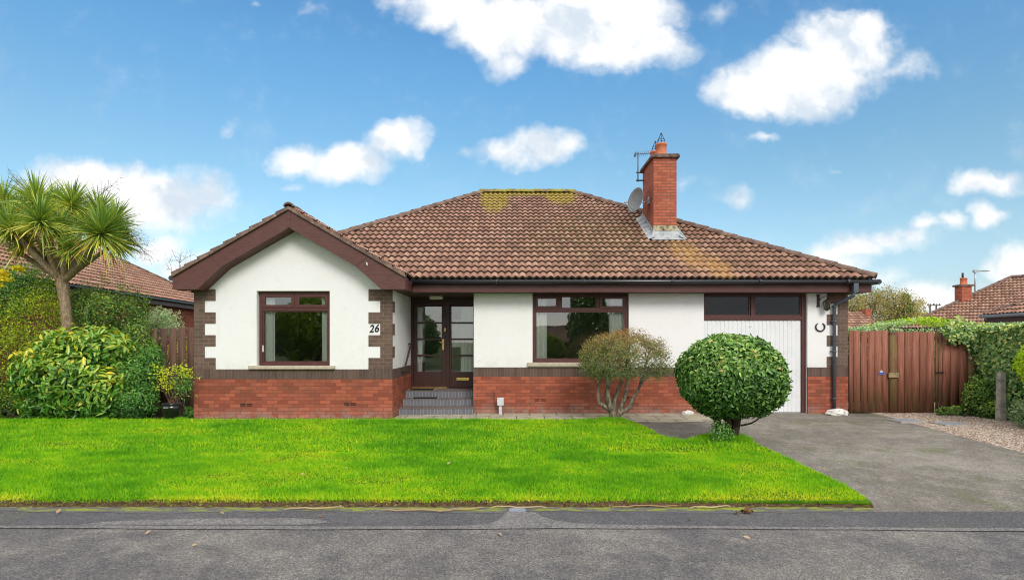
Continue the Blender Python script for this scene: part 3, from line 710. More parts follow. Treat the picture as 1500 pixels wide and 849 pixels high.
w.box(7.42, 7.67, YM+.25, 24.0, 0, 2.75); w.box(WL, WL+.25, YW+.25, 24.0, 0, 2.75); w.box(WL, 7.67, 24.0, 24.25, 0, 2.75)
w.build('wall', MAT['white_render'], house)
r_ = MB(); s_ = MB(); q_ = MB()
PZ, SZ = .845, 1.052
# red plinth, 8 mm proud of the render
for mb, z0, z1, e in ((r_, -.05, PZ, .010), (s_, PZ, SZ, .008)):
    mb.box(WL-e, WR+e, YW-e, YW+.02, z0, z1); mb.box(WR-.02, WR+e, YW+.02, 14.0, z0, z1); mb.box(WL-e, WL+.02, YW+.02, 24.26, z0, z1)
    mb.box(-.875-e, GD[0], YM-e, YM+.02, z0, z1); mb.box(-.875-e, -.855, YM+.02, 14.0, z0, z1)
    mb.box(GD[1], 7.67+e, YM-e, YM+.02, z0, z1); mb.box(7.65, 7.67+e, YM+.02, 24.26, z0, z1)
r_.build('brick_plinth', MAT['red_brick'], house); s_.build('soldier_course', MAT['brown_soldier'], house)
QB = [MB(), MB(), MB()]
for k in range(7):
    z0 = SZ+.242*k; z1 = z0+.242 if k < 6 else 2.75; wide = k % 2 == 0; e = .009
    QB[0].box(WL-e, WL+(.45 if wide else .22), YW-e, YW+.02, z0, z1)
    QB[1].box(WR-(.50 if wide else .25), WR+e, YW-e, YW+.02, z0, z1)
    QB[2].box(7.67-(.47 if wide else .22), 7.67+e, YM-e, YM+.02, z0, z1)
    if not wide: QB[1].box(WR-.02, WR+e, YW+.02, YW+.24, z0, z1)
    QB[2].box(7.65, 7.67+e, YM+.02, YM+(.22 if wide else .45), z0, z1); QB[0].box(WL-e, WL+.02, YW+.02, YW+(.22 if wide else .45), z0, z1)
for q_ in QB: q_.build('quoin', MAT['brown_brick'], house)
# air bricks
for (x, y, z) in ((-6.27+.5, YW, .27), (-3.57, YW, .29), (.52, YM, .28), (2.58, YM, .33)):
    m_ = MB()
    for i in range(2):
        m_.box(x+i*.14, x+.11+i*.14, y-.014, y-.009, z, z+.018); m_.box(x+i*.14, x+.11+i*.14, y-.014, y-.009, z+.03, z+.048)
    m_.build('air_brick', MAT['mat_dark'], house)
# inside: ceiling, floor, partitions
i_ = MB(); i_.box(WL+.1, WR-.05, YW+.26, 14.2, 2.752, 2.80); i_.box(WL+.1, 7.6, 14.201, 23.9, 2.752, 2.80); i_.box(-.8, 7.6, YM+.1, 14.2, 2.752, 2.80)
i_.box(WL+.25, 3.9, 17.0, 17.1, .45, 2.75); i_.box(WR-.24, WR-.15, 14.2, 17.0, .45, 2.75); i_.box(-.62, -.55, 14.2, 17.0, .45, 2.75); i_.box(4.15, 4.25, YM+.25, 17.1, 0, 2.75); i_.box(4.25, 7.42, 18, 18.1, 0, 2.75)
i_.build('interior_wall', MAT['room_wall'], house)
i_ = MB(); i_.box(WL+.25, WR-.26, YW+.26, 17.0, .40, .45); i_.box(WR-.14, -.63, 14.05, 17.0, .40, .466); i_.box(-.54, 4.14, YM+.26, 17.0, .40, .45); i_.build('interior_floor', MAT['room_floor'], house)
# roof
RUN = 6.03
wl = -2.2-XL  # wing roof width 4.8
half = wl/2
vL = lambda r: (-2.2-r if r <= half else XL+r)
slopes = [((0, EY, ZE), (1, 0, 0), (0, 1, 0), T, RUN, vL, lambda r: XR-r),
          ((-2.2, 0, ZE), (0, 1, 0), (-1, 0, 0), T, half, lambda r: 11.44, lambda r: EY+r+.05),
          ((XL, 0, ZE), (0, 1, 0), (1, 0, 0), T, RUN, lambda r: 11.44 if r <= half else EY+r, lambda r: EY+2*RUN-r),
          ((XR, 0, ZE), (0, 1, 0), (-1, 0, 0), T, RUN, lambda r: EY+r, lambda r: EY+2*RUN-r),
          ((0, EY+2*RUN, ZE), (1, 0, 0), (0, -1, 0), T, RUN, lambda r: XL+r, lambda r: XR-r)]
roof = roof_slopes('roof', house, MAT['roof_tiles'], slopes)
rd = MB(); zr = ZE+T*RUN+.045
ridge_line(rd, (XL+RUN-.1, EY+RUN, zr), (XR-RUN+.1, EY+RUN, zr), r=.13)
ridge_line(rd, (XR, EY, ZE+.05), (XR-RUN, EY+RUN, zr)); ridge_line(rd, (XL+half, EY+half, ZE+half*T+.05), (XL+RUN, EY+RUN, zr))
ridge_line(rd, (XR, EY+2*RUN, ZE+.05), (XR-RUN, EY+RUN, zr)); ridge_line(rd, (XL, EY+2*RUN, ZE+.05), (XL+RUN, EY+RUN, zr))
ridge_line(rd, (-4.6, 11.43, ZE+half*T+.03), (-4.6, EY+half, ZE+half*T+.02), r=.10)
rd.build('ridge_tiles', MAT['ridge_tile'], roof)
vt = MB()    # verge: stepped ends of the tile courses along the gable
for sgn, xe in ((1, XL), (-1, -2.2)):
    cs = 1/math.sqrt(1+T*T); g0 = .31*cs
    for k in range(int(half/g0)+1):
        r0, r1 = k*g0, min((k+1)*g0, half)
        vt.prism_y([(xe+sgn*r0, ZE+T*r0-.055), (xe+sgn*r1, ZE+T*r1-.055), (xe+sgn*r1, ZE+T*r1+.012), (xe+sgn*r0, ZE+T*r0+.042)], 11.425, 11.60)
vt.build('verge_tiles', MAT['ridge_tile'], roof)
ul = MB()    # unseen underlay sheet added beneath the tiles to seal out light
for a in ([(-2.2, EY+.06), (XR-.06, EY+.06), (XR-RUN, EY+RUN), (XL+RUN, EY+RUN), (XL+half, EY+half)],):
    ul.add([(x, y, ZE-.035+T*(y-EY)) for x, y in a], [tuple(range(len(a)))])
ul.add([(XL+.03, 11.5, ZE-.04), (XL+half, 11.5, ZE-.04+T*half), (XL+half, EY+half, ZE-.04+T*half), (XL+RUN, EY+RUN, ZE-.04+T*RUN), (XL+.03, EY+2*RUN, ZE-.04)], [(0, 1, 2, 3, 4)])
ul.add([(-2.23, 11.5, ZE-.04), (XL+half, 11.5, ZE-.04+T*half), (XL+half, EY+half, ZE-.04+T*half), (-2.23, EY, ZE-.04)], [(0, 1, 2, 3)])
ul.build('underlay', MAT['soffit_brown'], roof)
# fascia, soffit, bargeboard
f_ = MB(); f_.box(-2.2, XR-.03, EY+.09, EY+.12, 2.735, 2.95); f_.box(XR-.06, XR-.03, EY+.12, 24.2, 2.735, 2.95)
f_.box(-2.235, -2.205, 11.52, EY+.09, 2.735, 2.95); f_.box(XL+.03, XL+.06, 11.52, 24.2, 2.735, 2.95)
f_.build('fascia', MAT['brown_upvc'], house)
f_ = MB(); f_.box(WR, XR-.06, EY+.12, YM-.002, 2.738, 2.748); f_.box(WR+.011, -.886, YM, 14.3, 2.738, 2.748); f_.box(7.682, XR-.06, YM, 24, 2.738, 2.748)
f_.box(WR+.01, -2.235, 11.84, EY+.12, 2.738, 2.748); f_.box(XL+.06, WL-.01, 11.84, 24, 2.738, 2.748)
f_.build('soffit', MAT['soffit_brown'], house)
bo = [(-7.0, 2.975), (-4.6, 4.362), (-2.2, 2.975)]
bi = [(-2.2, 2.715), (-2.69, 2.715), (-3.22, 3.19), (-4.6, 3.985), (-5.98, 3.19), (-6.49, 2.715), (-7.0, 2.715)]
f_ = MB(); m0 = [(-7.0, 2.715), (-6.49, 2.715), (-5.98, 3.19), (-4.6, 3.985), (-4.6, 4.362), (-7.0, 2.975)]
m1 = [(-2.2, 2.715), (-2.2, 2.975), (-4.6, 4.362), (-4.6, 3.985), (-3.22, 3.19), (-2.69, 2.715)]
f_.prism_y(m0[:5]+[m0[5]], 11.47, 11.495); f_.prism_y(m1, 11.47, 11.495)
f_.box(-4.63, -4.57, 11.462, 11.469, 3.985, 4.36)
f_.prism_y([(-5.995, 3.195), (-5.96, 3.175), (-6.23, 3.40), (-6.25, 3.395)], 11.463, 11.469); f_.prism_y([(-3.22, 3.18), (-3.20, 3.20), (-2.95, 3.42), (-2.97, 3.43)], 11.463, 11.469)
f_.prism_y([(a*0.999-.004, b) for a, b in m0], 11.4955, 11.829); f_.prism_y([(a*1.0-.004, b) for a, b in m1], 11.4955, 11.829)
f_.build('bargeboard', MAT['barge_brown'], house)
# gutters and downpipe
gu = MB()
def gutter(mb, a, b, r=.055):
    mb.tube([a, b], r, 12)
    a = Vector(a); b = Vector(b); L = (b-a).length; n = max(1, int(L/1.95))
    for i in range(1, n+1):
        p = a+(b-a)*(i/(n+.35)); d = (b-a).normalized()*.035; mb.tube([p-d, p+d], r+.008, 12)
gutter(gu, (-2.27, EY, 2.955), (XR+.07, EY, 2.955)); gutter(gu, (XR+.05, EY-.05, 2.95), (XR+.05, 24.2, 2.95)); gutter(gu, (XL-.05, 11.50, 2.95), (XL-.05, 24.2, 2.95))
gu.box(-2.30, -2.18, EY-.06, EY+.06, 2.90, 3.01)
gu.build('gutter', MAT['gutter_black'], house)
dp = MB(); dp.box(7.50, 7.60, EY-.045, EY+.045, 2.72, 2.92)
dp.tube([(7.55, EY, 2.74), (7.52, EY+.03, 2.64), (7.36, YM-.10, 2.50), (7.335, YM-.07, 2.42), (7.335, YM-.07, .03)], .038, 10)
for z in (2.44, 2.10, 1.42, .35): dp.tube([(7.335, YM-.07, z-.02), (7.335, YM-.07, z+.02)], .046, 10)
for z in (2.10, .35, 1.42): dp.box(7.27, 7.40, YM-.05, YM-.012, z-.012, z+.012)
dp.build('downpipe', MAT['pipe_grey'], house)
dp = MB(); dp.tube([(XL-.05, 12.2, 2.9), (XL-.04, 12.25, 2.76), (WL-.1, 12.7, 2.62), (WL-.08, 12.72, 2.5), (WL-.08, 12.72, 2.3), (WL-.3, 13.4, 2.15), (WL-.5, 14.2, 1.95)], .04, 10)
dp.build('downpipe', MAT['gutter_black'], house)

# windows -------------------------------------------------------------
def ring(mb, x0, x1, z0, z1, t, y0, y1, tb=None):
    tb = tb or t
    mb.box(x0, x0+t, y0, y1, z0, z1); mb.box(x1-t, x1, y0, y1, z0, z1); mb.box(x0+t, x1-t, y0, y1, z1-t, z1); mb.box(x0+t, x1-t, y0, y1, z0, z0+tb)
def pane(x0, x1, z0, z1, y, parent, m='glass'):
    b_ = MB(); b_.add([(x0, y, z0), (x1, y, z0), (x1, y, z1), (x0, y, z1)], [(0, 1, 2, 3)]); return b_.build('pane', MAT[m], parent)
def window(x0, x1, z0, z1, y, tz, mulls, sashes, label):
    f = MB(); ring(f, x0, x1, z0, z1, .062, y, y+.07); f.box(x0+.062, x1-.062, y+.002, y+.068, tz-.03, tz+.03)
    xs = [x0+.062]+[v for mlt in mulls for v in (mlt-.028, mlt+.028)]+[x1-.062]
    for mlt in mulls: f.box(mlt-.028, mlt+.028, y+.003, y+.067, tz+.03, z1-.062)
    fo = f.build('window', MAT['brown_upvc'], house, label=label, bevel=.005)
    for i in range(len(mulls)+1):
        a, b_ = xs[2*i], xs[2*i+1]
        if i in sashes:
            s = MB(); ring(s, a+.002, b_-.002, tz+.032, z1-.064, .058, y-.012, y+.05); s.build('sash', MAT['brown_upvc'], fo, bevel=.006)
            pane(a+.05, b_-.05, tz+.08, z1-.11, y+.02, fo)
        else:
            s = MB(); ring(s, a+.002, b_-.002, tz+.032, z1-.064, .022, y+.018, y+.05); s.build('bead', MAT['brown_upvc'], fo)
            pane(a, b_, tz+.03, z1-.06, y+.03, fo)
    s = MB(); ring(s, x0+.064, x1-.064, z0+.064, tz-.032, .024, y+.018, y+.05); s.build('bead', MAT['brown_upvc'], fo)
    pane(x0+.06, x1-.06, z0+.06, tz-.03, y+.03, fo)
    return fo
w1 = window(W1[0]+.02, W1[1]-.005, W1[2]+.01, W1[3]-.005, YW+.09, 2.335, [-4.64], [0, 1], 'brown framed two-light window in the gable wall')
w2 = window(W2[0]+.005, W2[1]-.005, W2[2]+.01, 2.745, YM+.07, 2.365, [1.10, 1.98], [0, 2], 'wide brown framed three-light window')
h_ = MB(); h_.box(W1[0]+.09, W1[0]+.11, YW+.075, YW+.09, 1.42, 1.56); h_.build('handle', MAT['white_plastic'], w1)
sl = MB(); sl.box(W1[0]-.15, W1[1]+.12, YW-.07, YW+.09, SZ+.004, W1[2]+.008); sl.build('window_sill', MAT['sill_stone'], house, bevel=.008)
sl = MB(); sl.box(W2[0]-.12, W2[1]+.13, YM-.07, YM+.07, SZ+.004+.02, W2[2]+.008); sl.build('window_sill', MAT['sill_stone'], house, bevel=.008)
def curtain(x0, x1, y, z0, z1, label):
    n_ = max(8, int((x1-x0)/.012)); vs = []; fs = []
    for i in range(n_+1):
        x = x0+(x1-x0)*i/n_; yy = y+.022*math.sin(x*62)+.008*math.sin(x*151)
        vs += [(x, yy, z0), (x+random.uniform(-.004, .004), yy+.01, (z0+z1)/2), (x, yy, z1)]
    for i in range(n_): a = 3*i; fs += [(a, a+3, a+4, a+1), (a+1, a+4, a+5, a+2)]
    m_ = MB(); m_.add(vs, fs, True); m_.build('curtain', MAT['net_curtain'], None, label, 'curtain', org=((x0+x1)/2, y, z0))
curtain(W1[0]-.03, W1[0]+.31, YW+.19, .9, 2.7, 'pale curtain hanging at the left edge of the gable window')
curtain(W1[1]-.24, W1[1]-.06, YW+.19, .9, 2.7, 'pale curtain hanging at the right edge of the gable window')
curtain(W2[0]+.06, W2[0]+.34, YM+.18, .9, 2.72, 'pale curtain at the left side of the wide window')
curtain(W2[1]-.42, W2[1]-.05, YM+.18, .9, 2.72, 'pale curtain at the right side of the wide window, above the sparse shrub')
fp = empty('fireplace', (-4.6, 16.9, .45), 'dim fireplace surround seen through the gable window glass', 'fireplace')
m_ = MB(); m_.box(-5.35, -5.1, 16.7, 16.99, .45, 1.45); m_.box(-4.1, -3.85, 16.7, 16.99, .45, 1.45); m_.box(-5.1, -4.1, 16.7, 16.99, 1.3, 1.45); m_.box(-5.4, -3.8, 16.66, 16.99, 1.45, 1.5); m_.build('surround', MAT['hearth_cream'], fp)
m_ = MB(); m_.box(-5.1, -4.1, 16.8, 16.98, .46, 1.3); m_.build('firebox', MAT['mat_dark'], fp)

# door and side light ----------------------------------------------------
DX0, DXm, DX1 = -2.54, -1.61, -.88; DZ0, DZ1 = .467, 2.735
f_ = MB(); f_.box(DX0, DX0+.06, YD, YD+.09, DZ0, DZ1); f_.box(DX1-.05, DX1, YD, YD+.09, DZ0, DZ1); f_.box(DXm-.03, DXm+.03, YD, YD+.09, DZ0, DZ1-.16); f_.box(DX0+.06, DX1-.05, YD, YD+.09, DZ1-.16, DZ1)
f_.build('door_frame', MAT['dark_door_wood'], house)
def glazed(name, x0, x1, lowz, ml, mr, label):
    f = MB(); y = YD+.02; z0, z1 = DZ0+.02, DZ1-.165
    g0, g1 = lowz, 2.52; ph = (g1-g0)/4
    f.box(x0, x0+ml, y, y+.05, z0, z1); f.box(x1-mr, x1, y, y+.05, z0, z1); f.box(x0+ml, x1-mr, y, y+.05, z0, g0); f.box(x0+ml, x1-mr, y, y+.05, g1, z1)
    for k in range(1, 4): f.box(x0+ml, x1-mr, y+.003, y+.047, g0+ph*k-.022, g0+ph*k+.022)
    o_ = f.build(name, MAT['dark_door_wood'], house, label=label, bevel=.004)
    for k in range(4): pane(x0+ml, x1-mr, g0+ph*k, g0+ph*(k+1), y+.025, o_)
    return o_
fd = glazed('front_door', DX0+.062, DXm-.032, .88, .085, .13, 'dark brown front door with four glass panes')
sp_ = glazed('side_light', DXm+.032, DX1-.052, .88, .05, .045, 'fixed glazed panel beside the front door')
m_ = MB(); m_.box(-1.755, -1.715, YD+.005, YD+.02, 1.43, 1.70); m_.tube([(-1.735, YD-.03, 1.62), (-1.85, YD-.03, 1.625)], .011, 8); m_.tube([(-1.735, YD+.01, 1.62), (-1.735, YD-.035, 1.62)], .011, 8); m_.build('door_handle', MAT['brass'], fd)
m_ = MB(); m_.box(-1.70, -1.675, YD+.0, YD+.02, 1.90, 1.98); m_.build('lock', MAT['brass'], fd)
m_ = MB(); m_.box(DX0+.03, DXm-.03, YD-.03, YD+.02, DZ0+.002, DZ0+.03); m_.build('threshold', MAT['brass'], fd)
m_ = MB(); m_.box(-1.40, -1.08, YD+.005, YD+.02, .66, .73); m_.build('letterbox', MAT['brass'], sp_, bevel=.004)
curtain(-2.47, -2.27, YD+.085, .55, 2.5, 'pale curtain strip inside the left of the front door glass')
curtain(-1.30, -.95, YD+.085, .55, 2.5, 'pale curtain hanging behind the side light of the door')
curtain(-1.52, -1.30, YD+.10, 1.5, 2.2, 'gathered short curtain tail behind the side light')
for i, (y0, z0, z1) in enumerate(((12.49, -.02, .145), (12.96, .145, .304), (13.28, .304, .467))):
    s = MB(); x1 = -.862 if i == 0 else -.887
    s.box(WR+.012, x1, y0, 14.0, z0, z1-.012)
    st = s.build('step', MAT['blue_brick'], house)
    s = MB(); s.box(WR+.012, x1+.001, y0-.008, 13.998, z1-.0118, z1); s.build('tread', MAT['tread_brick'], st)
m_ = MB(); m_.tube([(WR+.06, 12.75, .98), (WR+.07, 12.80, .94), (WR+.07, 12.95, 1.08), (WR+.07, 13.62, 1.56), (WR+.06, 13.66, 1.58), (WR+.01, 13.66, 1.58)], .022, 8)
m_.tube([(WR+.0, 12.80, .95), (WR+.07, 12.80, .94)], .012, 6); m_.build('handrail', MAT['rust_iron'], house)
# garage door ---------------------------------------------------------
gx0, gx1 = GD[0]+.02, 6.665; gy = YM+.10
f_ = MB(); f_.box(gx1, GD[1]-.003, gy-.03, gy+.07, 0, 2.745); f_.box(GD[0]+.003, gx0, gy-.02, gy+.07, 0, 2.745); f_.box(gx0, gx1, gy-.03, gy+.07, 2.135, 2.225); f_.box(gx0, gx1, gy-.028, gy+.068, 2.70, 2.745)
f_.box(5.50, 5.58, gy-.029, gy+.067, 2.225, 2.70)
gf = f_.build('garage_door_frame', MAT['brown_upvc'], house, bevel=.004)
for a, b_ in ((gx0, 5.50), (5.58, gx1)):
    s = MB(); ring(s, a+.002, b_-.002, 2.228, 2.698, .03, gy+.0, gy+.04); s.build('bead', MAT['brown_upvc'], gf)
    pane(a, b_, 2.225, 2.70, gy+.02, gf, 'dark_glass')
d = MB(); pr_ = []; x = gx0+.012; nr = 23; wdt = (gx1-gx0-.024)/nr
pts = []
for i in range(nr):
    a = x+i*wdt; pts += [(a, 0), (a+wdt*.62, 0), (a+wdt*.70, .009), (a+wdt*.92, .009)]
pts.append((x+nr*wdt, 0))
vs = [(a, gy+c_, .015) for a, c_ in pts]+[(a, gy+c_, 2.13) for a, c_ in pts]; L = len(pts)
d.add(vs, [(i, i+1, i+1+L, i+L) for i in range(L-1)])
d.box(gx0+.002, gx1-.002, gy+.03, gy+.06, .01, 2.134)
gd = d.build('garage_door', MAT['garage_white'], house, label='white ribbed up-and-over garage door')
m_ = MB(); m_.lathe([(0, -.03), (.022, -.03), (.022, 0)], (5.5, gy-.004, 1.98), 12, Matrix.Rotation(R(90), 3, 'X')); m_.build('lock', MAT['black_iron'], gd)
m_ = MB(); m_.box(5.42, 5.58, gy-.025, gy-.001, .72, .75); m_.build('handle', MAT['black_iron'], gd)

# chimney ------------------------------------------------------------
cx0, cx1, cy0, cy1 = 3.69, 4.29, 14.50, 15.70
c = MB(); c.box(cx0, cx1, cy0, cy1, 3.7, 6.42); ch = c.build('chimney', MAT['chimney_brick'], house)
c = MB(); c.box(cx0-.07, cx1+.07, cy0-.07, cy1+.07, 6.42, 6.485); c.box(cx0-.05, cx1+.05, cy0-.05, cy1+.05, 6.485, 6.52); c.build('chimney_cap', MAT['cap_stone'], ch, bevel=.008)
for y in (14.82, 15.42):
    c = MB(); c.lathe([(.155, 6.50), (.155, 6.56), (.14, 6.58), (.135, 6.84), (.15, 6.85), (.15, 6.89), (.11, 6.89), (.10, 6.6)], (3.975, y, 0), 20); c.build('chimney_pot', MAT['terracotta'], ch)
    c = MB()
    for k in range(6):
        w_ = k*math.pi/3+.2; c.tube([(3.975+.13*math.cos(w_), y+.13*math.sin(w_), 6.86), (3.975+.09*math.cos(w_), y+.09*math.sin(w_), 7.0), (3.975+.015*math.cos(w_), y+.015*math.sin(w_), 7.16)], .006, 5)
    c.lathe([(.0, 7.2), (.028, 7.17), (.0, 7.13)], (3.975, y, 0), 8); c.lathe([(.093, 7.0), (.10, 7.005), (.093, 7.01)], (3.975, y, 0), 16)
    c.build('bird_guard', MAT['black_iron'], ch)
rz = lambda y: ZE+T*(y-EY)
fl = MB()   # lead flashing: apron in front, stepped side pieces, mortar fillet
fl.add([(cx0-.12, cy0-.28, rz(cy0-.28)+.075), (cx1+.16, cy0-.28, rz(cy0-.28)+.075), (cx1+.03, cy0-.012, rz(cy0)+.17), (cx0-.03, cy0-.012, rz(cy0)+.17)], [(0, 1, 2, 3)])
fl.add([(cx0-.03, cy0-.012, rz(cy0)+.17), (cx1+.03, cy0-.012, rz(cy0)+.17), (cx1+.03, cy0-.012, rz(cy0)+.20), (cx0-.03, cy0-.012, rz(cy0)+.20)], [(0, 1, 2, 3)])
for sx, xx in ((-1, cx0), (1, cx1)):
    nst = 6
    for k in range(nst):
        y0 = cy0-.26+k*.25; y1 = y0+.27
        fl.add([(xx+sx*.20, y0, rz(y0)+.070+.008), (xx+sx*.20, y1, rz(y1)+.070), (xx+sx*.012, y1, rz(y1)+.14), (xx+sx*.012, y0, rz(y0)+.148)], [(0, 1, 2, 3) if sx > 0 else (3, 2, 1, 0)])
        if y0 > cy0-.1: fl.add([(xx+sx*.012, y0, rz(y0)+.14), (xx+sx*.012, y1-.02, rz(y1)+.14), (xx+sx*.012, y1-.02, rz(y1)+.26), (xx+sx*.012, y0, rz(y0)+.25)], [(0, 1, 2, 3)])
fl.build('flashing', MAT['lead'], ch)
fl = MB(); fl.box(cx0-.014, cx1+.014, cy0-.016, cy0-.004, rz(cy0)+.19, rz(cy0)+.33); fl.build('mortar_fillet', MAT['mortar'], ch)
# porch light on the soffit, number plate
m_ = MB(); m_.box(-1.98, -1.68, 13.35, 13.62, 2.665, 2.737); m_.build('porch_light', MAT['white_plastic'], house, label='square white porch light on the soffit', bevel=.01)
tc = bpy.data.curves.new('number', 'FONT'); tc.body = '26'; tc.size = .25; tc.extrude = .006; tc.shear = .25; tc.align_x = 'CENTER'; tc.space_character = 1.05; tc.offset = .003
to = bpy.data.objects.new('tmp', tc); COL.objects.link(to); bpy.context.view_layer.update()
me = bpy.data.meshes.new_from_object(to); bpy.data.objects.remove(to)
me.materials.append(MAT['number_black'])
no = bpy.data.objects.new('house_number', me); COL.objects.link(no); no.parent = house; no.rotation_euler = (R(90), R(-4), 0)
no.location = Vector((-2.93, YW-.009, 1.842))-Vector(house.location); no.scale = (.82, .9, 1); no['label'] = 'black number 26 on the white wall'

# ==================================================================== FOLIAGE HELPERS
def nrmz(a): return a/np.maximum(np.linalg.norm(a, axis=1, keepdims=True), 1e-9)
def leaf_arrays(P, N, L, W, out=.35, droop=.25, jit=.5, fold=.25, curl=.15, flat_=.0):
    """leaf blades: P base points, N outward directions; each leaf is two quads folded along its midrib"""
    n = len(P); t = nrmz(np.cross(N, rng.normal(0, 1, (n, 3)))); A = nrmz(t+N*out+rng.normal(0, jit, (n, 3))*.5+np.array([0, 0, -1.])*droop)
    Nf = nrmz(N+rng.normal(0, jit, (n, 3))*.8+np.array([0, 0, 1.])*flat_); S = nrmz(np.cross(A, Nf)); Nf = np.cross(S, A)
    l = (L*rng.uniform(.65, 1.15, n))[:, None]; w = (W*rng.uniform(.7, 1.15, n))[:, None]
    c = -Nf*l*curl
    V = np.stack([P, P+A*l*.32-S*w*.46+Nf*w*fold, P+A*l*.70-S*w*.36+Nf*w*fold*.6+c*.5, P+A*l+c, P+A*l*.70+S*w*.36+Nf*w*fold*.6+c*.5, P+A*l*.32+S*w*.46+Nf*w*fold], 1)
    F = np.array([(0, 1, 2, 3), (0, 3, 4, 5)])[None]+(np.arange(n)*6)[:, None, None]
    return V.reshape(-1, 3), F.reshape(-1, 4)
def leaves(name, P, N, L, W, m, parent, rnd=None, **k):
    V, F = leaf_arrays(P, N, L, W, **k); r = rng.beta(2, 2, len(P)) if rnd is None else np.clip(rnd, 0, 1)
    return np_mesh(name, V, F, MAT[m], parent, rnd=np.repeat(r, 2))
def blob(blobs, n, shell=.22, bump=.12, bs=5.0, zmin=None, seed=1, inner=.0):
    """points spread through the outer volume of lumpy ellipsoids; returns points and outward directions"""
    ar = np.array([(b[3]*b[4]+b[3]*b[5]+b[4]*b[5]) for b in blobs]); cnt = (n*ar/ar.sum()).astype(int)+1
    Ps = []; Ns = []
    for (cx, cy, cz, rx, ry, rz_), c in zip(blobs, cnt):
        d = nrmz(rng.normal(0, 1, (c, 3))); f = 1+bump*fbm(d[:, 0]*bs+cx*3, d[:, 1]*bs+d[:, 2]*bs*1.3+cz*3, 1.0, seed)+bump*.5*fbm(d[:, 2]*bs*2.1+cx, d[:, 0]*bs*2-d[:, 1]*3, 1.0, seed+4)
        s = f*(1-shell*rng.beta(1.1, 2.0, c)); k = rng.uniform(0, 1, c) < inner; s[k] *= rng.uniform(.4, 1, k.sum())
        P = np.array([cx, cy, cz])+d*s[:, None]*np.array([rx, ry, rz_]); N = nrmz(d/np.array([rx, ry, rz_]))
        ok = np.ones(c, bool)
        if len(blobs) > 1:
            for b in blobs:
                if b[:3] != (cx, cy, cz): ok &= (((P-np.array(b[:3]))/np.array(b[3:6]))**2).sum(1) > .55
        if zmin is not None: ok &= P[:, 2] > zmin
        Ps.append(P[ok]); Ns.append(N[ok])
    return np.concatenate(Ps), np.concatenate(Ns)
class Br:
    """branch network gathered into one mesh"""
    def __init__(s): s.mb = MB(); s.tips = []
    def seg(s, a, b, r0, r1, bend=.12, k=6, n=4):
        a = Vector(a); b = Vector(b); L = (b-a).length; off = Vector([random.gauss(0, 1) for _ in range(3)])*L*bend
        pts = [a.lerp(b, t)+off*math.sin(math.pi*t)*.6 for t in [i/n for i in range(n+1)]]
        s.mb.tube(pts, [r0+(r1-r0)*i/n for i in range(n+1)], k, cap=False); return pts
    def spread(s, p, targets, r, lvl, k=6):
        """splits targets into clusters and grows towards them"""
        if len(targets) == 1 or lvl == 0:
            for t in targets[:40]: s.seg(p, t, max(r*.6, .0018), .001, .1, 4, 3); s.tips.append(Vector(t))
            return
        m = min(len(targets), random.choice((2, 3)) if lvl > 1 else 3); cs = random.sample(targets, m); grp = [[] for _ in cs]
        for t in targets: grp[min(range(m), key=lambda i: (Vector(cs[i])-Vector(t)).length)].append(t)
        for gq in grp:
            if not gq: continue
            c = sum((Vector(t) for t in gq), Vector())/len(gq); q = Vector(p).lerp(c, random.uniform(.38, .55)); q.z += .02*(c-Vector(p)).length
            r2 = r*max(.35, (len(gq)/len(targets))**.45); s.seg(p, q, r, r2, .10, k, 4); s.spread(q, gq, r2, lvl-1, max(4, k-1))

# ---- clipped laurel ball at the tip of the lawn
t = empty('round_shrub', (3.66, 9.28, lz(3.66, 9.28)), 'dense glossy green shrub clipped into a ball at the tip of the lawn', 'shrub', 'clipped shrubs on the lawn')
P, N = blob([(3.66, 9.3, 1.065, .875, .87, .69)], 13200, .21, .065, 5, .22, 11)
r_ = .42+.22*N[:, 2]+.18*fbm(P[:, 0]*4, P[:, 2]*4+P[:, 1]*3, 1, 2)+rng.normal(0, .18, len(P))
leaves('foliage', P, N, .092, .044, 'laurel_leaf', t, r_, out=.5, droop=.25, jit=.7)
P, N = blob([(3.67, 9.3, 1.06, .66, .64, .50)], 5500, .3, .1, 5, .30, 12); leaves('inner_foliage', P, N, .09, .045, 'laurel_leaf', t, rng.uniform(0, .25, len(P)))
b = Br(); g0 = gz(3.6, 9.3)
for dx, dy_, r in ((-.14, 0, .075), (-.02, -.03, .07), (.10, .02, .075), (.04, .1, .05)):
    q = b.seg((3.60+dx*.8, 9.25+dy_*.5, g0), (3.62+dx*1.6, 9.27+dy_, .42), r, r*.7, .05, 9, 5)[-1]
    tg = [(3.67+random.uniform(-.65, .65)+dx, 9.3+random.uniform(-.5, .5), random.uniform(.55, 1.45)) for _ in range(14)]; b.spread(q, tg, r*.6, 3)
b.seg((3.7, 9.2, .25), (4.05, 9.1, .40), .02, .01); b.mb.build('trunk', MAT['bark_dark'], t)
P, N = blob([(3.36, 8.95, .16, .20, .16, .22)], 420, .6, .2, 5, -.05, 3); leaves('base_foliage', P, N, .045, .025, 'fern_leaf', t)

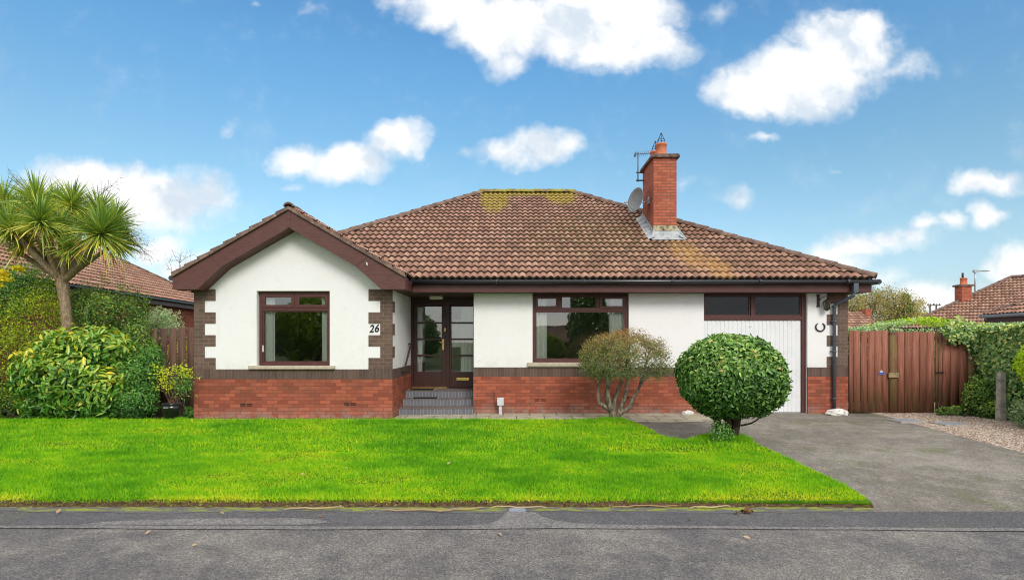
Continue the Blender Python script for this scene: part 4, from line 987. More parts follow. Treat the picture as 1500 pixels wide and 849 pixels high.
# ---- sparse clipped shrub by the path: open, twiggy, reddish
t = empty('twiggy_shrub', (2.1, 11.42, lz(2.1, 11.42)), 'thin twiggy shrub with bare grey stems and small reddish green leaves', 'shrub', 'clipped shrubs on the lawn')
b = Br(); C0 = Vector((2.33, 11.45, 1.22)); base = Vector((2.08, 11.42, gz(2, 11.4)))
stems = [((-.02, 0, .22), (-.28, .05, .38), (-.28, 0, .95)), ((-.05, .05, .25), (-.13, .05, .60), (-.02, .1, .95)), ((.0, 0, .2), (.08, .0, .6), (.22, -.05, .98)), ((.10, -.02, .16), (.33, .0, .30), (.55, .0, .75)), ((.12, 0, .2), (.27, .05, .55), (.33, .1, .95)), ((-.04, -.03, .25), (-.11, -.06, .5), (-.15, -.12, 1.0))]
tg = []
while len(tg) < 950:
    d = Vector([random.gauss(0, 1) for _ in range(3)]).normalized()
    if d.z < -.62: continue
    s_r = random.uniform(.70, 1.0); p = C0+Vector((d.x*.95*s_r, d.y*.72*s_r, d.z*.60*s_r+(.05 if d.z > 0 else 0)))
    if p.z > .78: tg.append(p)
tops = []
b.seg(base, base+Vector((-.02, 0, .22)), .10, .075, .02, 9, 3); b.seg(base+Vector((.03, 0, -.02)), base+Vector((.12, 0, .18)), .07, .06, .02, 8, 3)
for a, m_, e in stems:
    a, m_, e = (base+Vector(q) for q in (a, m_, e)); b.seg(a, m_, .056, .044, .06, 8, 4); b.seg(m_, e, .044, .030, .05, 7, 4); tops.append(e)
grp = [[] for _ in tops]
for p in tg: grp[min(range(len(tops)), key=lambda i: ((tops[i]-p)*Vector((1, .7, .35)) if False else Vector(((tops[i]-p).x, (tops[i]-p).y*.7, (tops[i]-p).z*.3))).length)].append(p)
for e, gq in zip(tops, grp):
    if gq: b.spread(e, gq, .026, 6, 6)
b.mb.build('stem', MAT['bark_grey'], t)
tips = np.array([tuple(p) for p in b.tips]); k = rng.randint(0, len(tips), 30000); P = tips[k]+rng.normal(0, .045, (len(k), 3)); N = nrmz(P-np.array(C0)+rng.normal(0, .2, P.shape))
r_ = .40+.55*(P[:, 2]-1.25)+rng.normal(0, .2, len(P))
dens = rng.uniform(0, 1, len(P)) < np.where(P[:, 0] > 2.42, .62, .95)
leaves('foliage', P[dens], N[dens], .032, .016, 'sparse_leaf', t, r_[dens], out=.6, droop=-.2, jit=.8)

# ---- cabbage palm
PD = 12.6
t = empty('palm_tree', tuple(at(97, 480, PD)*1)[:2]+(0.0,), 'cabbage palm with forked branches and spiky sword-leaf heads in the left bed', 'tree')
b = Br(); tr = at(93, 412, PD); bs = Vector((tr.x+.06, PD, -.05))
b.mb.tube([bs, bs+Vector((0, 0, 1.0)), at(99, 475, PD), at(95, 440, PD), at(91, 416, PD), at(91, 400, PD)], [.15, .125, .108, .105, .12, .09], 14)
heads = [((13, 331), -.5, .95), ((59, 320), -.75, .92), ((52, 292), .15, 1.0), ((106, 296), .1, .85), ((102, 360), -.55, .52), ((150, 338), -.45, 1.18), ((146, 308), .5, .85), ((4, 292), .4, .8), ((-45, 320), .2, .9), ((82, 300), .7, .85), ((176, 352), .25, .72), ((70, 368), .2, .38), ((30, 310), .6, .8), ((120, 318), .7, .7), ((30, 350), -.2, .7), ((88, 332), -.3, .75), ((168, 322), .1, .8)]
forks = {0: ((88, 408), (52, 378)), 1: ((88, 408), (66, 370)), 2: ((90, 408), (78, 360)), 3: ((94, 408), (99, 370)), 4: ((94, 408), (95, 385)), 5: ((96, 408), (128, 382)), 6: ((96, 408), (130, 368)), 7: ((88, 408), (40, 362)), 8: ((88, 408), (30, 372)), 9: ((92, 408), (90, 360)), 10: ((96, 408), (140, 375)), 11: ((88, 408), (72, 380)), 12: ((88, 408), (60, 360)), 13: ((96, 408), (118, 365)), 14: ((88, 408), (60, 378)), 15: ((94, 408), (90, 370)), 16: ((96, 408), (140, 370))}
LV = []; LF = []; LR = []; nb_ = 0; DV = []; DF = []; DR = []; nd_ = 0
def sword(c, d, L, w, droop):
    """sword leaf strip starting at c towards d"""
    seg = 5; s = d.cross(Vector((0, 0, 1))); s = s.normalized() if s.length > .05 else Vector((1, 0, 0)); s = (s+Vector([random.gauss(0, .5) for _ in range(3)])).normalized(); pts = []; p = c.copy(); dd = d.copy()
    prof = [.75, 1, .95, .72, .42, .04]
    out = []
    for i in range(seg+1):
        out.append((p-s*w*prof[i], p+s*w*prof[i])); dd = (dd+Vector((0, 0, -1))*droop*(i+.5)/seg).normalized(); p = p+dd*L/seg
    return out
for i, ((px, py), dd, sz) in enumerate(heads):
    c = at(px, py, PD+dd); f1, f2 = forks[i]; m_ = at(*f2, PD+dd*.45); a = at(*f1, PD+dd*.05)
    rr = .088 if i in (0, 5, 6, 3) else .065
    n_ = 8; pts = [(a*(1-u)**2+m_*2*u*(1-u)+c*u*u) for u in [j/n_ for j in range(n_+1)]]
    b.mb.tube(pts, [rr*1.0-.035*j/n_ for j in range(n_+1)], 9, cap=False)
    ax = (c-m_).normalized(); ax = (ax+Vector((0, 0, .45))).normalized()
    nl = int(400*sz)
    for j in range(nl):
        u = j/nl                                  # 0 = oldest, hanging; 1 = newest, upright
        th = R(108)*(1-u)**.75+R(4); ph = random.uniform(0, 6.283)
        e1 = ax.cross(Vector((.3, 1, .1))).normalized(); e2 = ax.cross(e1)
        th += random.gauss(0, .13); d = (ax*math.cos(th)+(e1*math.cos(ph)+e2*math.sin(ph))*math.sin(th)).normalized()
        st = sword(c-ax*.16*(1-u)+d*.03, d, (.62+.2*(u < .08))*sz**.8*random.uniform(.62, 1.28)*(.8 if u > .93 else 1), .0145, .06+random.uniform(.1, .42)*(1-u)**1.6)
        dead = u < .10 and random.random() < .55
        V_, F_, R_ = (DV, DF, DR) if dead else (LV, LF, LR)
        o0 = len(V_)
        for q0, q1 in st: V_.append(tuple(q0)); V_.append(tuple(q1))
        rv = min(1, max(0, random.gauss(.62-.25*u+(.25 if u < .3 else 0)*random.random(), .19)))
        for k in range(5): F_.append((o0+2*k, o0+2*k+1, o0+2*k+3, o0+2*k+2)); R_.append(rv if not dead else random.random())
b.mb.build('trunk', MAT['bark_palm'], t)
np_mesh('crown', LV, LF, MAT['sword_leaf'], t, rnd=LR); np_mesh('dead_leaves', DV, DF, MAT['dead_sword'], t, rnd=DR)
for (p0, p1, dd) in (((118, 310), (163, 272), .5), ((180, 340), (216, 372), .0), ((60, 290), (22, 262), .3), ((170, 335), (205, 350), .1)):
    b = Br(); a = at(*p0, PD+dd); e = at(*p1, PD+dd); pts = b.seg(a, e, .012, .004, .06, 5, 6)
    for k in range(34):
        q = pts[random.randint(1, 6)]; q2 = q+(e-a).normalized()*random.uniform(.02, .16)+Vector([random.gauss(0, .10) for _ in range(3)]); b.seg(q, q2, .003, .0015, .1, 3, 2)
        for _ in range(2): b.seg(q2, q2+Vector([random.gauss(0, .05) for _ in range(3)]), .0025, .002, 0, 3, 1)
    b.mb.build('seed_stalk', MAT['bark_dark'], t)

# ---- the shrubs of the left bed
def shrub(name, label, blobs, n, L, W, m, zmin=-.02, group='shrubs of the left bed', base=None, stems=8, shell=.35, bump=.18, rb=.5, rz_=.2, rs=.16, org=None, stem_m='bark_dark', inner=.1, **k):
    cx = sum(q[0] for q in blobs)/len(blobs); cy = sum(q[1] for q in blobs)/len(blobs); t = empty(name, (cx, cy, 0), label, 'shrub', group)
    P, N = blob(blobs, n, shell, bump, 5, zmin, int(abs(cx*10))+1, inner)
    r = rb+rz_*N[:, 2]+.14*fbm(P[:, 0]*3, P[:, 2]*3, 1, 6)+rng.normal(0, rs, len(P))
    leaves('foliage', P, N, L, W, m, t, r, **k)
    b = Br(); tg = [tuple(P[i]-N[i]*.03) for i in rng.randint(0, len(P), stems*7)]; bx = base or (cx, cy)
    for i in range(stems):
        g_ = tg[i*7:(i+1)*7]; a = Vector((bx[0]+random.gauss(0, .15), bx[1]+random.gauss(0, .1), -.03)); c_ = sum((Vector(q) for q in g_), Vector())/7
        q = a.lerp(c_, .45); b.seg(a, q, .018, .013); b.spread(q, g_, .012, 2)
    b.mb.build('stem', MAT[stem_m], t); return t
def bl(px, py, d, rx, rz_, ry=None): p = at(px, py, d); s = d/FPX; return (p.x, p.y, p.z, rx*s, ry or min(rx, rz_)*s*.9, rz_*s)
# spotted-leaf shrub, largest leaves, in front
sh = shrub('spotted_laurel', 'large-leaved yellow spotted laurel below the palm trunk', [bl(108, 556, 12.0, 62, 54), bl(148, 512, 12.2, 42, 34), bl(60, 545, 12.0, 36, 44), bl(158, 575, 11.9, 32, 34), bl(95, 508, 12.2, 40, 28), bl(60, 590, 12.0, 30, 22), bl(110, 592, 11.8, 40, 20)], 6200, .175, .068, 'aucuba_leaf', .03, shell=.45, bump=.34, rb=.50, rz_=.30, rs=.20, out=.5, droop=.5, jit=.5, curl=.2, flat_=.3, inner=.15)
shrub('golden_privet', 'loose golden green shrub with tiny leaves at the left edge', [bl(40, 520, 12.9, 62, 85), bl(70, 455, 13.3, 45, 40), bl(0, 560, 12.4, 42, 60), bl(-40, 520, 12.7, 50, 90)], 27000, .042, .023, 'golden_leaf', .0, shell=.6, bump=.40, rb=.56, rz_=.18, rs=.24, out=.7, droop=0, jit=.9)
shrub('yellow_mahonia', 'yellow flowering shrub with whorled leaflets at the far left edge', [bl(32, 412, 13.6, 50, 28), bl(5, 440, 13.2, 38, 32), bl(-40, 430, 13.2, 42, 45)], 6500, .085, .026, 'fern_leaf', .2, shell=.6, bump=.3, rb=.5, rz_=.25, out=.9, droop=.0, jit=.5)
ms = [o for o in bpy.data.objects if o.name == 'yellow_mahonia'][0]
P = []
for (px, py, s) in [(8, 422, 10), (22, 415, 8), (38, 405, 5), (40, 412, 5), (4, 468, 8), (12, 470, 6), (0, 430, 8), (28, 421, 5), (58, 398, 3), (6, 520, 6), (0, 548, 5)]:
    c = at(px, py, 12.35); P.append(np.array(c)+rng.normal(0, 1, (90, 3))*np.array([s*.012, .06, s*.006]))
P = np.concatenate(P)+np.array([0, -.55, 0]); leaves('flowers', P, nrmz(rng.normal(0, 1, P.shape)+np.array([0, -1, 1])), .06, .035, 'flower_yellow', ms)
shrub('dark_evergreen', 'tall dark green shrub with small leaves beside the palm trunk', [bl(155, 462, 13.4, 46, 46), bl(200, 512, 13.2, 30, 46), bl(140, 505, 13.5, 45, 56), bl(188, 458, 13.6, 24, 28), bl(125, 445, 13.4, 22, 26)], 24000, .052, .030, 'dark_leaf', .1, shell=.55, bump=.42, rb=.52, rz_=.22, rs=.24, out=.5, jit=.8)
shrub('low_evergreen', 'low lush green fern-leaved bush between the laurel and the timber fence', [bl(200, 560, 12.2, 26, 46), bl(195, 590, 12.0, 34, 24), bl(222, 530, 12.4, 16, 26)], 6500, .085, .028, 'fern_leaf', -.02, shell=.55, bump=.35, rb=.42, rz_=.25, out=.6, droop=.3, jit=.6)
shrub('dark_underplanting', 'dark shady undergrowth at the foot of the left bed', [bl(10, 592, 12.5, 40, 30), bl(70, 600, 12.4, 50, 16), bl(140, 604, 12.3, 50, 12), bl(-40, 590, 12.6, 50, 40)], 7000, .06, .03, 'dark_leaf', -.02, shell=.5, rb=.30, rz_=.2, out=.5, jit=.8)
shrub('silver_shrub', 'grey green variegated shrub above the left timber fence', [bl(236, 470, 15.6, 26, 20), bl(248, 482, 15.6, 20, 14), bl(215, 480, 15.5, 16, 18)], 4500, .06, .026, 'silver_leaf', 1.2, shell=.5, bump=.3, out=.6, jit=.7, stems=6)
shrub('golden_hedge', 'low yellow leaved hedge seen over the fence beside the bungalow', [(-9.5, 17.2, 1.25, 1.3, .5, .75), (-7.9, 17.2, 1.25, 1.2, .5, .75)], 6000, .05, .028, 'golden_leaf', 0, shell=.4, rb=.75, out=.6, jit=.7, stems=4)
# tall thin shoots poking above
b = Br(); t = empty('leggy_shoots', (-9.2, 13.7, 0), 'tall thin leafy shoots rising in front of the neighbouring roof', 'shrub', 'shrubs of the left bed'); LP = []
for (px, py, h) in ((146, 460, 60), (120, 455, 45), (177, 470, 60), (205, 465, 45), (190, 470, 35), (132, 470, 60), (215, 470, 40)):
    a = at(px, py, 13.7); e = at(px+random.uniform(-4, 6), py-h, 13.7); pts = b.seg(a, e, .008, .003, .05, 4, 8)
    for p in pts[2:]:
        for _ in range(9): LP.append(np.array(p)+rng.normal(0, .045, 3))
b.mb.build('stem', MAT['bark_dark'], t); LP = np.array(LP); leaves('foliage', LP, nrmz(rng.normal(0, 1, LP.shape)), .05, .022, 'fern_leaf', t)
# bare twiggy treetop behind the gable
b = Br(); t = empty('bare_tree', (-13.6, 26, 0), 'bare twiggy treetop beyond the gable corner on the left', 'tree'); b.seg((-15.8, 26, 0), at(258, 430, 26), .10, .04, .03)
b.spread(at(258, 430, 26), [tuple(at(random.uniform(236, 290), random.uniform(362, 400), 26+random.uniform(-.6, .6))) for _ in range(150)], .022, 7); b.mb.build('trunk', MAT['twig_red'], t)

# ---- potted shrub
pc = at(253, 0, 11.5); pcx = pc.x
t = empty('plant_pot', (pcx, 11.5, (lz(-7, 11.5)-.02)), 'glossy black glazed plant pot at the corner of the bungalow', 'pot')
m_ = MB(); m_.lathe([(0, .0), (.125, .0), (.145, .03), (.19, .15), (.205, .24), (.20, .29), (.185, .305), (.21, .32), (.215, .34), (.20, .345), (.185, .33), (.18, .28)], (pcx, 11.5, (lz(-7, 11.5)-.02)+.004), 32); m_.build('body', MAT['pot_black'], t)
m_ = MB(); m_.lathe([(0, .29), (.19, .285)], (pcx, 11.5, (lz(-7, 11.5)-.02)), 20); m_.build('potting_soil', MAT['soil'], t)
m_ = MB(); m_.box(pcx-.06, pcx+.04, 11.5-.218, 11.5-.211, .29, .31); m_.build('label_tag', MAT['silver_tag'] if 'silver_tag' in MAT else MAT['galvanised'], t)
t = empty('potted_shrub', (pcx, 11.5, .29), 'sparse yellow and green leaved shrub growing in the black pot', 'plant')
b = Br(); tg = []
while len(tg) < 70:
    x, z = random.uniform(-.42, .42), random.uniform(.36, .84)
    if abs(x) < .15+.5*z: tg.append((pcx+x, 11.5+random.uniform(-.2, .2), .29+z))
for i in range(7): b.spread(Vector((pcx+random.uniform(-.08, .08), 11.5+random.uniform(-.06, .06), .26)), tg[i*10:(i+1)*10], .009, 3)
b.mb.build('stem', MAT['twig_red'], t)
tips = np.array([tuple(p) for p in b.tips]); k = rng.randint(0, len(tips), 520); P = tips[k]+rng.normal(0, .035, (len(k), 3)); left = (P[:, 0] < pcx+.15) | (P[:, 2] > .85)
leaves('yellow_foliage', P[left], nrmz(rng.normal(0, 1, P[left].shape)+[0, -.5, .5]), .06, .022, 'lime_leaf', t, rng.uniform(.6, 1, left.sum()), out=.6, jit=.8)
P = np.array([pcx+.24, 11.45, .74])+rng.normal(0, 1, (420, 3))*np.array([.10, .09, .13]); leaves('green_foliage', P, nrmz(rng.normal(0, 1, P.shape)+[0, -.5, .5]), .06, .018, 'fern_leaf', t, out=.6, jit=.8)
shrub('corner_weeds', 'low leafy weeds between the black pot and the brick corner', [(-6.98, 11.95, .10, .16, .12, .16)], 320, .06, .03, 'fern_leaf', -.02, stems=1)

# ==================================================================== FENCES, GATE, HEDGE
def boards(name, mat_, parent, xs, y0, z0, ztop, th=.02, gap=.017, yfun=None):
    """vertical boards, each with its own tone"""
    V = []; F = []; rr = []
    for (x0, x1) in xs:
        zt = ztop(x0) + random.uniform(-.012, .012); yy = (yfun(x0) if yfun else y0)+random.uniform(-.004, .004); yb = (yfun(x1) if yfun else y0)+random.uniform(-.004, .004)
        bb = len(V); a, c_ = x0+gap/2, x1-gap/2; lean = random.uniform(-.004, .004)
        V += [(a, yy, z0), (c_, yb, z0), (c_, yb+th, z0), (a, yy+th, z0), (a+lean, yy, zt), (c_+lean, yb, zt), (c_+lean, yb+th, zt), (a+lean, yy+th, zt)]
        F += [(bb+q[0], bb+q[1], bb+q[2], bb+q[3]) for q in ((0, 1, 5, 4), (1, 2, 6, 5), (2, 3, 7, 6), (3, 0, 4, 7), (4, 5, 6, 7), (0, 3, 2, 1))]; rr += [random.random()*.86]*6
    return np_mesh(name, V, F, mat_, parent, rnd=rr)
sx = lambda px, d: (px-750)/FPX*d
GY = 12.74
t = empty('timber_gate', (sx(1272, GY), GY, 0), 'reddish brown vertical board gate between the bungalow and the post', 'gate', 'brown timber gate leaves by the garage')
e = [sx(p, GY) for p in (1243, 1250, 1260.5, 1271, 1281.5, 1292, 1302)]
boards('boards', MAT['gate_wood'], t, list(zip(e[:-1], e[1:])), GY, .02, lambda x: 1.885)
[MB().box(e[0], e[-1], GY+.022, GY+.06, z, z+.09).build('rail', MAT['old_wood'], t) for z in (.25, .95, 1.65)]
m_ = MB(); m_.prism_y([(sx(1286, GY), .89), (sx(1295, GY), .89), (sx(1290.5, GY), 1.0)], GY-.016, GY-.007); s_ = m_.build('sign_plate', MAT['sign_white'], t, label='small blue and white triangular sign plate')
m_ = MB(); m_.prism_y([(sx(1285.5, GY), .895), (sx(1295.5, GY), .895), (sx(1293.5, GY), .94), (sx(1287.5, GY), .94)], GY-.020, GY-.0165); m_.box(sx(1286, GY), sx(1295, GY), GY-.0225, GY-.0205, .912, .92); m_.prism_y([(sx(1289.6, GY), .965), (sx(1291.4, GY), .965), (sx(1290.5, GY), .99)], GY-.020, GY-.0165); m_.build('emblem', MAT['sign_blue'], s_)
t = empty('gate_post', (sx(1308, GY), GY, 0), 'weathered timber gate post with a pale latch block', 'post')
boards('post', MAT['gate_wood'], t, [(sx(1303, GY), sx(1313.5, GY))], GY-.02, 0, lambda x: 1.80, .10); 
t.children[0].data.attributes['rnd'].data.foreach_set('value', [.97]*6)
m_ = MB(); m_.box(sx(1303.5, GY), sx(1313, GY), GY-.022, GY+.08, 1.79, 1.86); m_.build('cap', MAT['old_wood'], t, bevel=.004)
m_ = MB(); m_.box(sx(1300, GY), sx(1314.5, GY), GY-.06, GY-.021, .82, .93); m_.build('latch_block', MAT['pale_wood'], t, bevel=.005)
t = empty('timber_gate', (sx(1345, GY), GY, 0), 'wide reddish brown board gate leaf right of the latched post', 'gate', 'brown timber gate leaves by the garage')
pxs = [1315, 1326, 1337, 1348, 1359, 1370]; e = [sx(p, GY) for p in pxs]
boards('boards', MAT['gate_wood'], t, list(zip(e[:-1], e[1:])), GY+.02, .0, lambda x: 1.86)
[MB().box(e[0], e[-1], GY+.042, GY+.08, z, z+.09).build('rail', MAT['old_wood'], t) for z in (.25, .95, 1.65)]
t = empty('timber_fence', (sx(1400, GY), GY, 0), 'brown and mossy green board fence running into the ivy', 'fence')
pxs = [1371.5, 1376.5, 1382, 1393, 1404, 1415, 1426, 1437.5, 1445]; yf = lambda x: GY+.03+max(0, x-10.0)*-.25
e = [sx(p, GY) for p in pxs]; bo_ = boards('boards', MAT['gate_wood'], t, list(zip(e[:-1], e[1:])), 0, .0, lambda x: 1.86-max(0, x-9.9)*.18, yfun=yf)
vals = [.93, .2, .3, .45, .35, .96, .97, .99]; bo_.data.attributes['rnd'].data.foreach_set('value', np.repeat(vals, 6).astype(np.float32))
m_ = MB(); m_.box(sx(1370, GY), sx(1383, GY), GY+.0, GY+.02, .92, .945); m_.build('hinge', MAT['black_iron'], t)
[MB().box(e[0], e[-3], GY+.058, GY+.09, z, z+.09).build('rail', MAT['old_wood'], t) for z in (.25, .95, 1.65)]
# left fence
FY = 13.6
t = empty('board_fence', (sx(250, FY), FY, 0), 'dark weathered board fence between the bungalow and the left bed', 'fence')
xs = [(sx(a, FY), sx(a+11.3, FY)) for a in (180, 192, 204, 213, 219, 233.5, 247, 260.5, 274)]
boards('boards', MAT['old_wood'], t, xs, FY, .0, lambda x: 1.97)
[MB().box(sx(180, FY), sx(286, FY), FY+.024, FY+.06, z, z+.08).build('rail', MAT['old_wood'], t) for z in (.3, 1.0, 1.66)]

# ivy hedge: an ivy-covered fence running towards the road on the right, and a trimmed hedge behind the gate
t = empty('ivy_hedge', (10.4, 11.5, 0), 'thick green and cream ivy covering the right boundary fence', 'hedge')
core = MB(); core.add([(10.75, 12.9, 0), (10.05, 8.2, 0), (10.5, 8.2, 0), (11.2, 12.9, 0), (10.75, 12.9, 1.80), (10.05, 8.2, 1.84), (10.5, 8.2, 1.84), (11.2, 12.9, 1.80)], [(0, 1, 5, 4), (1, 2, 6, 5), (2, 3, 7, 6), (3, 0, 4, 7), (4, 5, 6, 7)]); core.build('fence_core', MAT['bark_dark'], t)
n = 17000; v = rng.uniform(0, 1, n); y = 8.2+4.8*v; xf = 10.05+.70*v; side = rng.uniform(0, 1, n) < .72
h = rng.uniform(0, 1, n)**.8; lump = .13*fbm(y*2.2, h*5, 1, 8)+.09
P = np.where(side[:, None], np.stack([xf-lump-.06+rng.uniform(0, .07, n), y, h*1.92], 1), np.stack([xf+rng.uniform(-.15, .6, n), y, 1.88+.08*fbm(y*2, xf*3, 1, 5)+rng.uniform(-.05, .05, n)], 1))
N = np.where(side[:, None], np.array([[-1, -.45, .3]]), np.array([[0., -.3, 1]])); N = nrmz(N+rng.normal(0, .3, (n, 3)))
k = ~(side & (h < .40) & (rng.uniform(0, 1, n) < .35)); r = .34+.30*(P[:, 2]/1.9)**2+.16*fbm(y*2, P[:, 2]*3, 1, 3)+rng.normal(0, .2, n)
leaves('ivy', P[k], N[k], .085, .075, 'ivy_leaf', t, r[k], out=.2, droop=.6, jit=.5)
# ivy spilling over the end of the gate fence
P = []; 
for (px, py, s, c_) in ((1412, 486, 9, 600), (1425, 493, 10, 700), (1440, 510, 12, 900), (1432, 500, 9, 500), (1450, 545, 14, 900), (1448, 575, 12, 500), (1398, 483, 10, 400)):
    c0 = at(px, py, 12.62); P.append(np.array(c0)+rng.normal(0, 1, (c_, 3))*np.array([s*.010, .05, s*.010]))
P = np.concatenate(P); leaves('ivy_spill', P, nrmz(np.array([[-.3, -1, .4]])+rng.normal(0, .3, P.shape)), .08, .07, 'ivy_leaf', t, .45+.3*(P[:, 2]-1.3)+rng.normal(0, .2, len(P)), out=.2, droop=.6, jit=.5)
shrub('hedge_foot_fern', 'dark green leafy plants at the foot of the ivy beside the gate', [(10.22, 12.2, .38, .30, .25, .5), (10.35, 11.9, .15, .3, .3, .25), (9.9, 12.35, .08, .5, .15, .14)], 4200, .055, .03, 'dark_leaf', -.02, 'plants at the foot of the right hedge', rb=.5, rz_=.25, out=.5, jit=.7)
shrub('weeds', 'scrubby weeds against the ivy to the right of the concrete post', [(9.95, 10.4, .25, .28, .7, .35), (9.85, 9.3, .25, .3, .6, .4)], 5000, .045, .022, 'silver_leaf', -.02, 'plants at the foot of the right hedge', rb=.25, rz_=.2, out=.5, jit=.8)
shrub('lime_shrub', 'bright lime green sprig pushing out of the ivy at the right edge', [(9.72, 10.35, 1.22, .22, .3, .42)], 1900, .06, .03, 'lime_leaf', .7, 'plants at the foot of the right hedge', rb=.5, out=.5, jit=.7, stems=3)
pz = Vector((sx(1467, 11.6), 11.6, 0)); m_ = MB(); m_.add([(pz.x-.065, 11.55, -.02), (pz.x+.065, 11.55, -.02), (pz.x+.065, 11.68, -.02), (pz.x-.065, 11.68, -.02), (pz.x-.05, 11.56, 1.0), (pz.x+.05, 11.56, 1.0), (pz.x+.05, 11.66, 1.0), (pz.x-.05, 11.66, 1.0)], [(0, 1, 5, 4), (1, 2, 6, 5), (2, 3, 7, 6), (3, 0, 4, 7), (4, 5, 6, 7)]); m_.build('concrete_post', MAT['concrete'], None, 'grey concrete fence post half buried in ivy on the right', 'post', org=(pz.x, 11.6, 0))
t = empty('back_hedge', (10.8, 15.3, 0), 'trimmed pale green hedge rising behind the timber gate', 'hedge')
core = MB(); core.box(8.3, 17, 15.3, 16.2, 0, 1.86); core.build('hedge_core', MAT['bark_dark'], t)
n = 15000; x = rng.uniform(8.0, 17.0, n); prof = 1.92+.10*np.clip((x-9.4)/.9, 0, 1)+.08*np.exp(-((x-10.9)/.6)**2)+.20*np.exp(-((x-11.8)/.8)**2)
tp = rng.uniform(0, 1, n) < .55; f = .08*fbm(x*2, x*.3, 1, 5)
P = np.where(tp[:, None], np.stack([x, rng.uniform(15.1, 16.4, n), prof+f+rng.uniform(-.06, .06, n)], 1), np.stack([x, 15.12+f+rng.uniform(-.06, .05, n), rng.uniform(1.2, 2.0, n)], 1))
N = nrmz(np.where(tp[:, None], np.array([[0, -.3, 1.]]), np.array([[0, -1, .3]]))+rng.normal(0, .35, (n, 3)))
lime = (np.exp(-((P[:, 0]-11.7)/1.0)**2) > rng.uniform(0, 1, n)) & (P[:, 2] > 2.0)
leaves('foliage', P[~lime], N[~lime], .07, .045, 'silver_leaf', t, rng.normal(.45, .22, (~lime).sum()), jit=.7); leaves('lime_growth', P[lime], N[lime], .07, .045, 'lime_leaf', t, rng.normal(.5, .2, lime.sum()), jit=.7)

# ==================================================================== NEIGHBOURS
def hip_house(name, label, group, c, LX, LY, ze, T_, rot, wallm='red_brick', ns=5, roofm='plain_roof_tiles', zb=0):
    """bungalow with a hip roof: LX x LY at the eaves, long side along local x"""
    t = empty(name, c, label, 'house', group); R_ = LY/2
    sl_ = [((-LX/2, -LY/2, ze), (1, 0, 0), (0, 1, 0), T_, R_, lambda r: r, lambda r: LX-r), ((-LX/2, LY/2, ze), (1, 0, 0), (0, -1, 0), T_, R_, lambda r: r, lambda r: LX-r),
           ((-LX/2, -LY/2, ze), (0, 1, 0), (1, 0, 0), T_, R_, lambda r: r, lambda r: LY-r), ((LX/2, -LY/2, ze), (0, 1, 0), (-1, 0, 0), T_, R_, lambda r: r, lambda r: LY-r)]
    t.location = (0, 0, 0)
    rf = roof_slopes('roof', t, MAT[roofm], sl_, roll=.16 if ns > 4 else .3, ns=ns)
    m_ = MB(); zt = ze+T_*R_+.04; ridge_line(m_, (-LX/2+R_, 0, zt), (LX/2-R_, 0, zt))
    for a in (-1, 1):
        for b_ in (-1, 1): ridge_line(m_, (a*LX/2, b_*LY/2, ze+.05), (a*(LX/2-R_), 0, zt))
    m_.build('ridge_tiles', MAT['ridge_tile'], rf)
    m_ = MB(); m_.box(-LX/2+.35, LX/2-.35, -LY/2+.35, LY/2-.35, zb, ze-.20); m_.build('wall', MAT[wallm], t)
    m_ = MB(); ring_ = ((-LX/2+.1, LX/2-.1, -LY/2+.08, -LY/2+.12), (-LX/2+.1, LX/2-.1, LY/2-.12, LY/2-.08), (-LX/2+.08, -LX/2+.12, -LY/2+.12, LY/2-.12), (LX/2-.12, LX/2-.08, -LY/2+.12, LY/2-.12))
    for q in ring_: m_.box(*q, ze-.27, ze-.06)
    m_.box(-LX/2+.12, LX/2-.12, -LY/2+.12, LY/2-.12, ze-.235, ze-.225); m_.build('fascia', MAT['brown_upvc'], t)
    m_ = MB(); q = LY/2+.02; p = LX/2+.02
    for a, b_ in (((-p, -q), (p, -q)), ((p, -q), (p, q)), ((p, q), (-p, q)), ((-p, q), (-p, -q))): m_.tube([(a[0], a[1], ze-.05), (b_[0], b_[1], ze-.05)], .055, 8)
    m_.build('gutter', MAT['gutter_black'], t)
    t.location = c; t.rotation_euler = (0, 0, rot); return t
# left neighbour: its side eave runs back along x = -11..-12
def place_eave(P0, P1, LX, LY, inward):   # eave line of the -y long side between the two ground points
    d = (Vector(P1)-Vector(P0)).normalized(); nn = Vector((-d.y, d.x)); rot = math.atan2(d.y, d.x); c = Vector(P1)-d*LX/2+nn*LY/2; return (c.x, c.y, 0), rot
EL = Vector((-13.6, 16.1)); ER = Vector((-15.05, 28.6))
# the far corner sits out of sight behind the gable; long side runs towards the camera
dirn = (ER-EL).normalized(); far = EL+dirn*13
c_, rot_ = place_eave(tuple(far-dirn*19), tuple(far), 19, 8.6, 1)
lh = hip_house('neighbour_bungalow', 'red brick bungalow with a brown tiled roof behind the palm on the left', None, c_, 19, 8.6, 3.41, .60, rot_, ns=6)
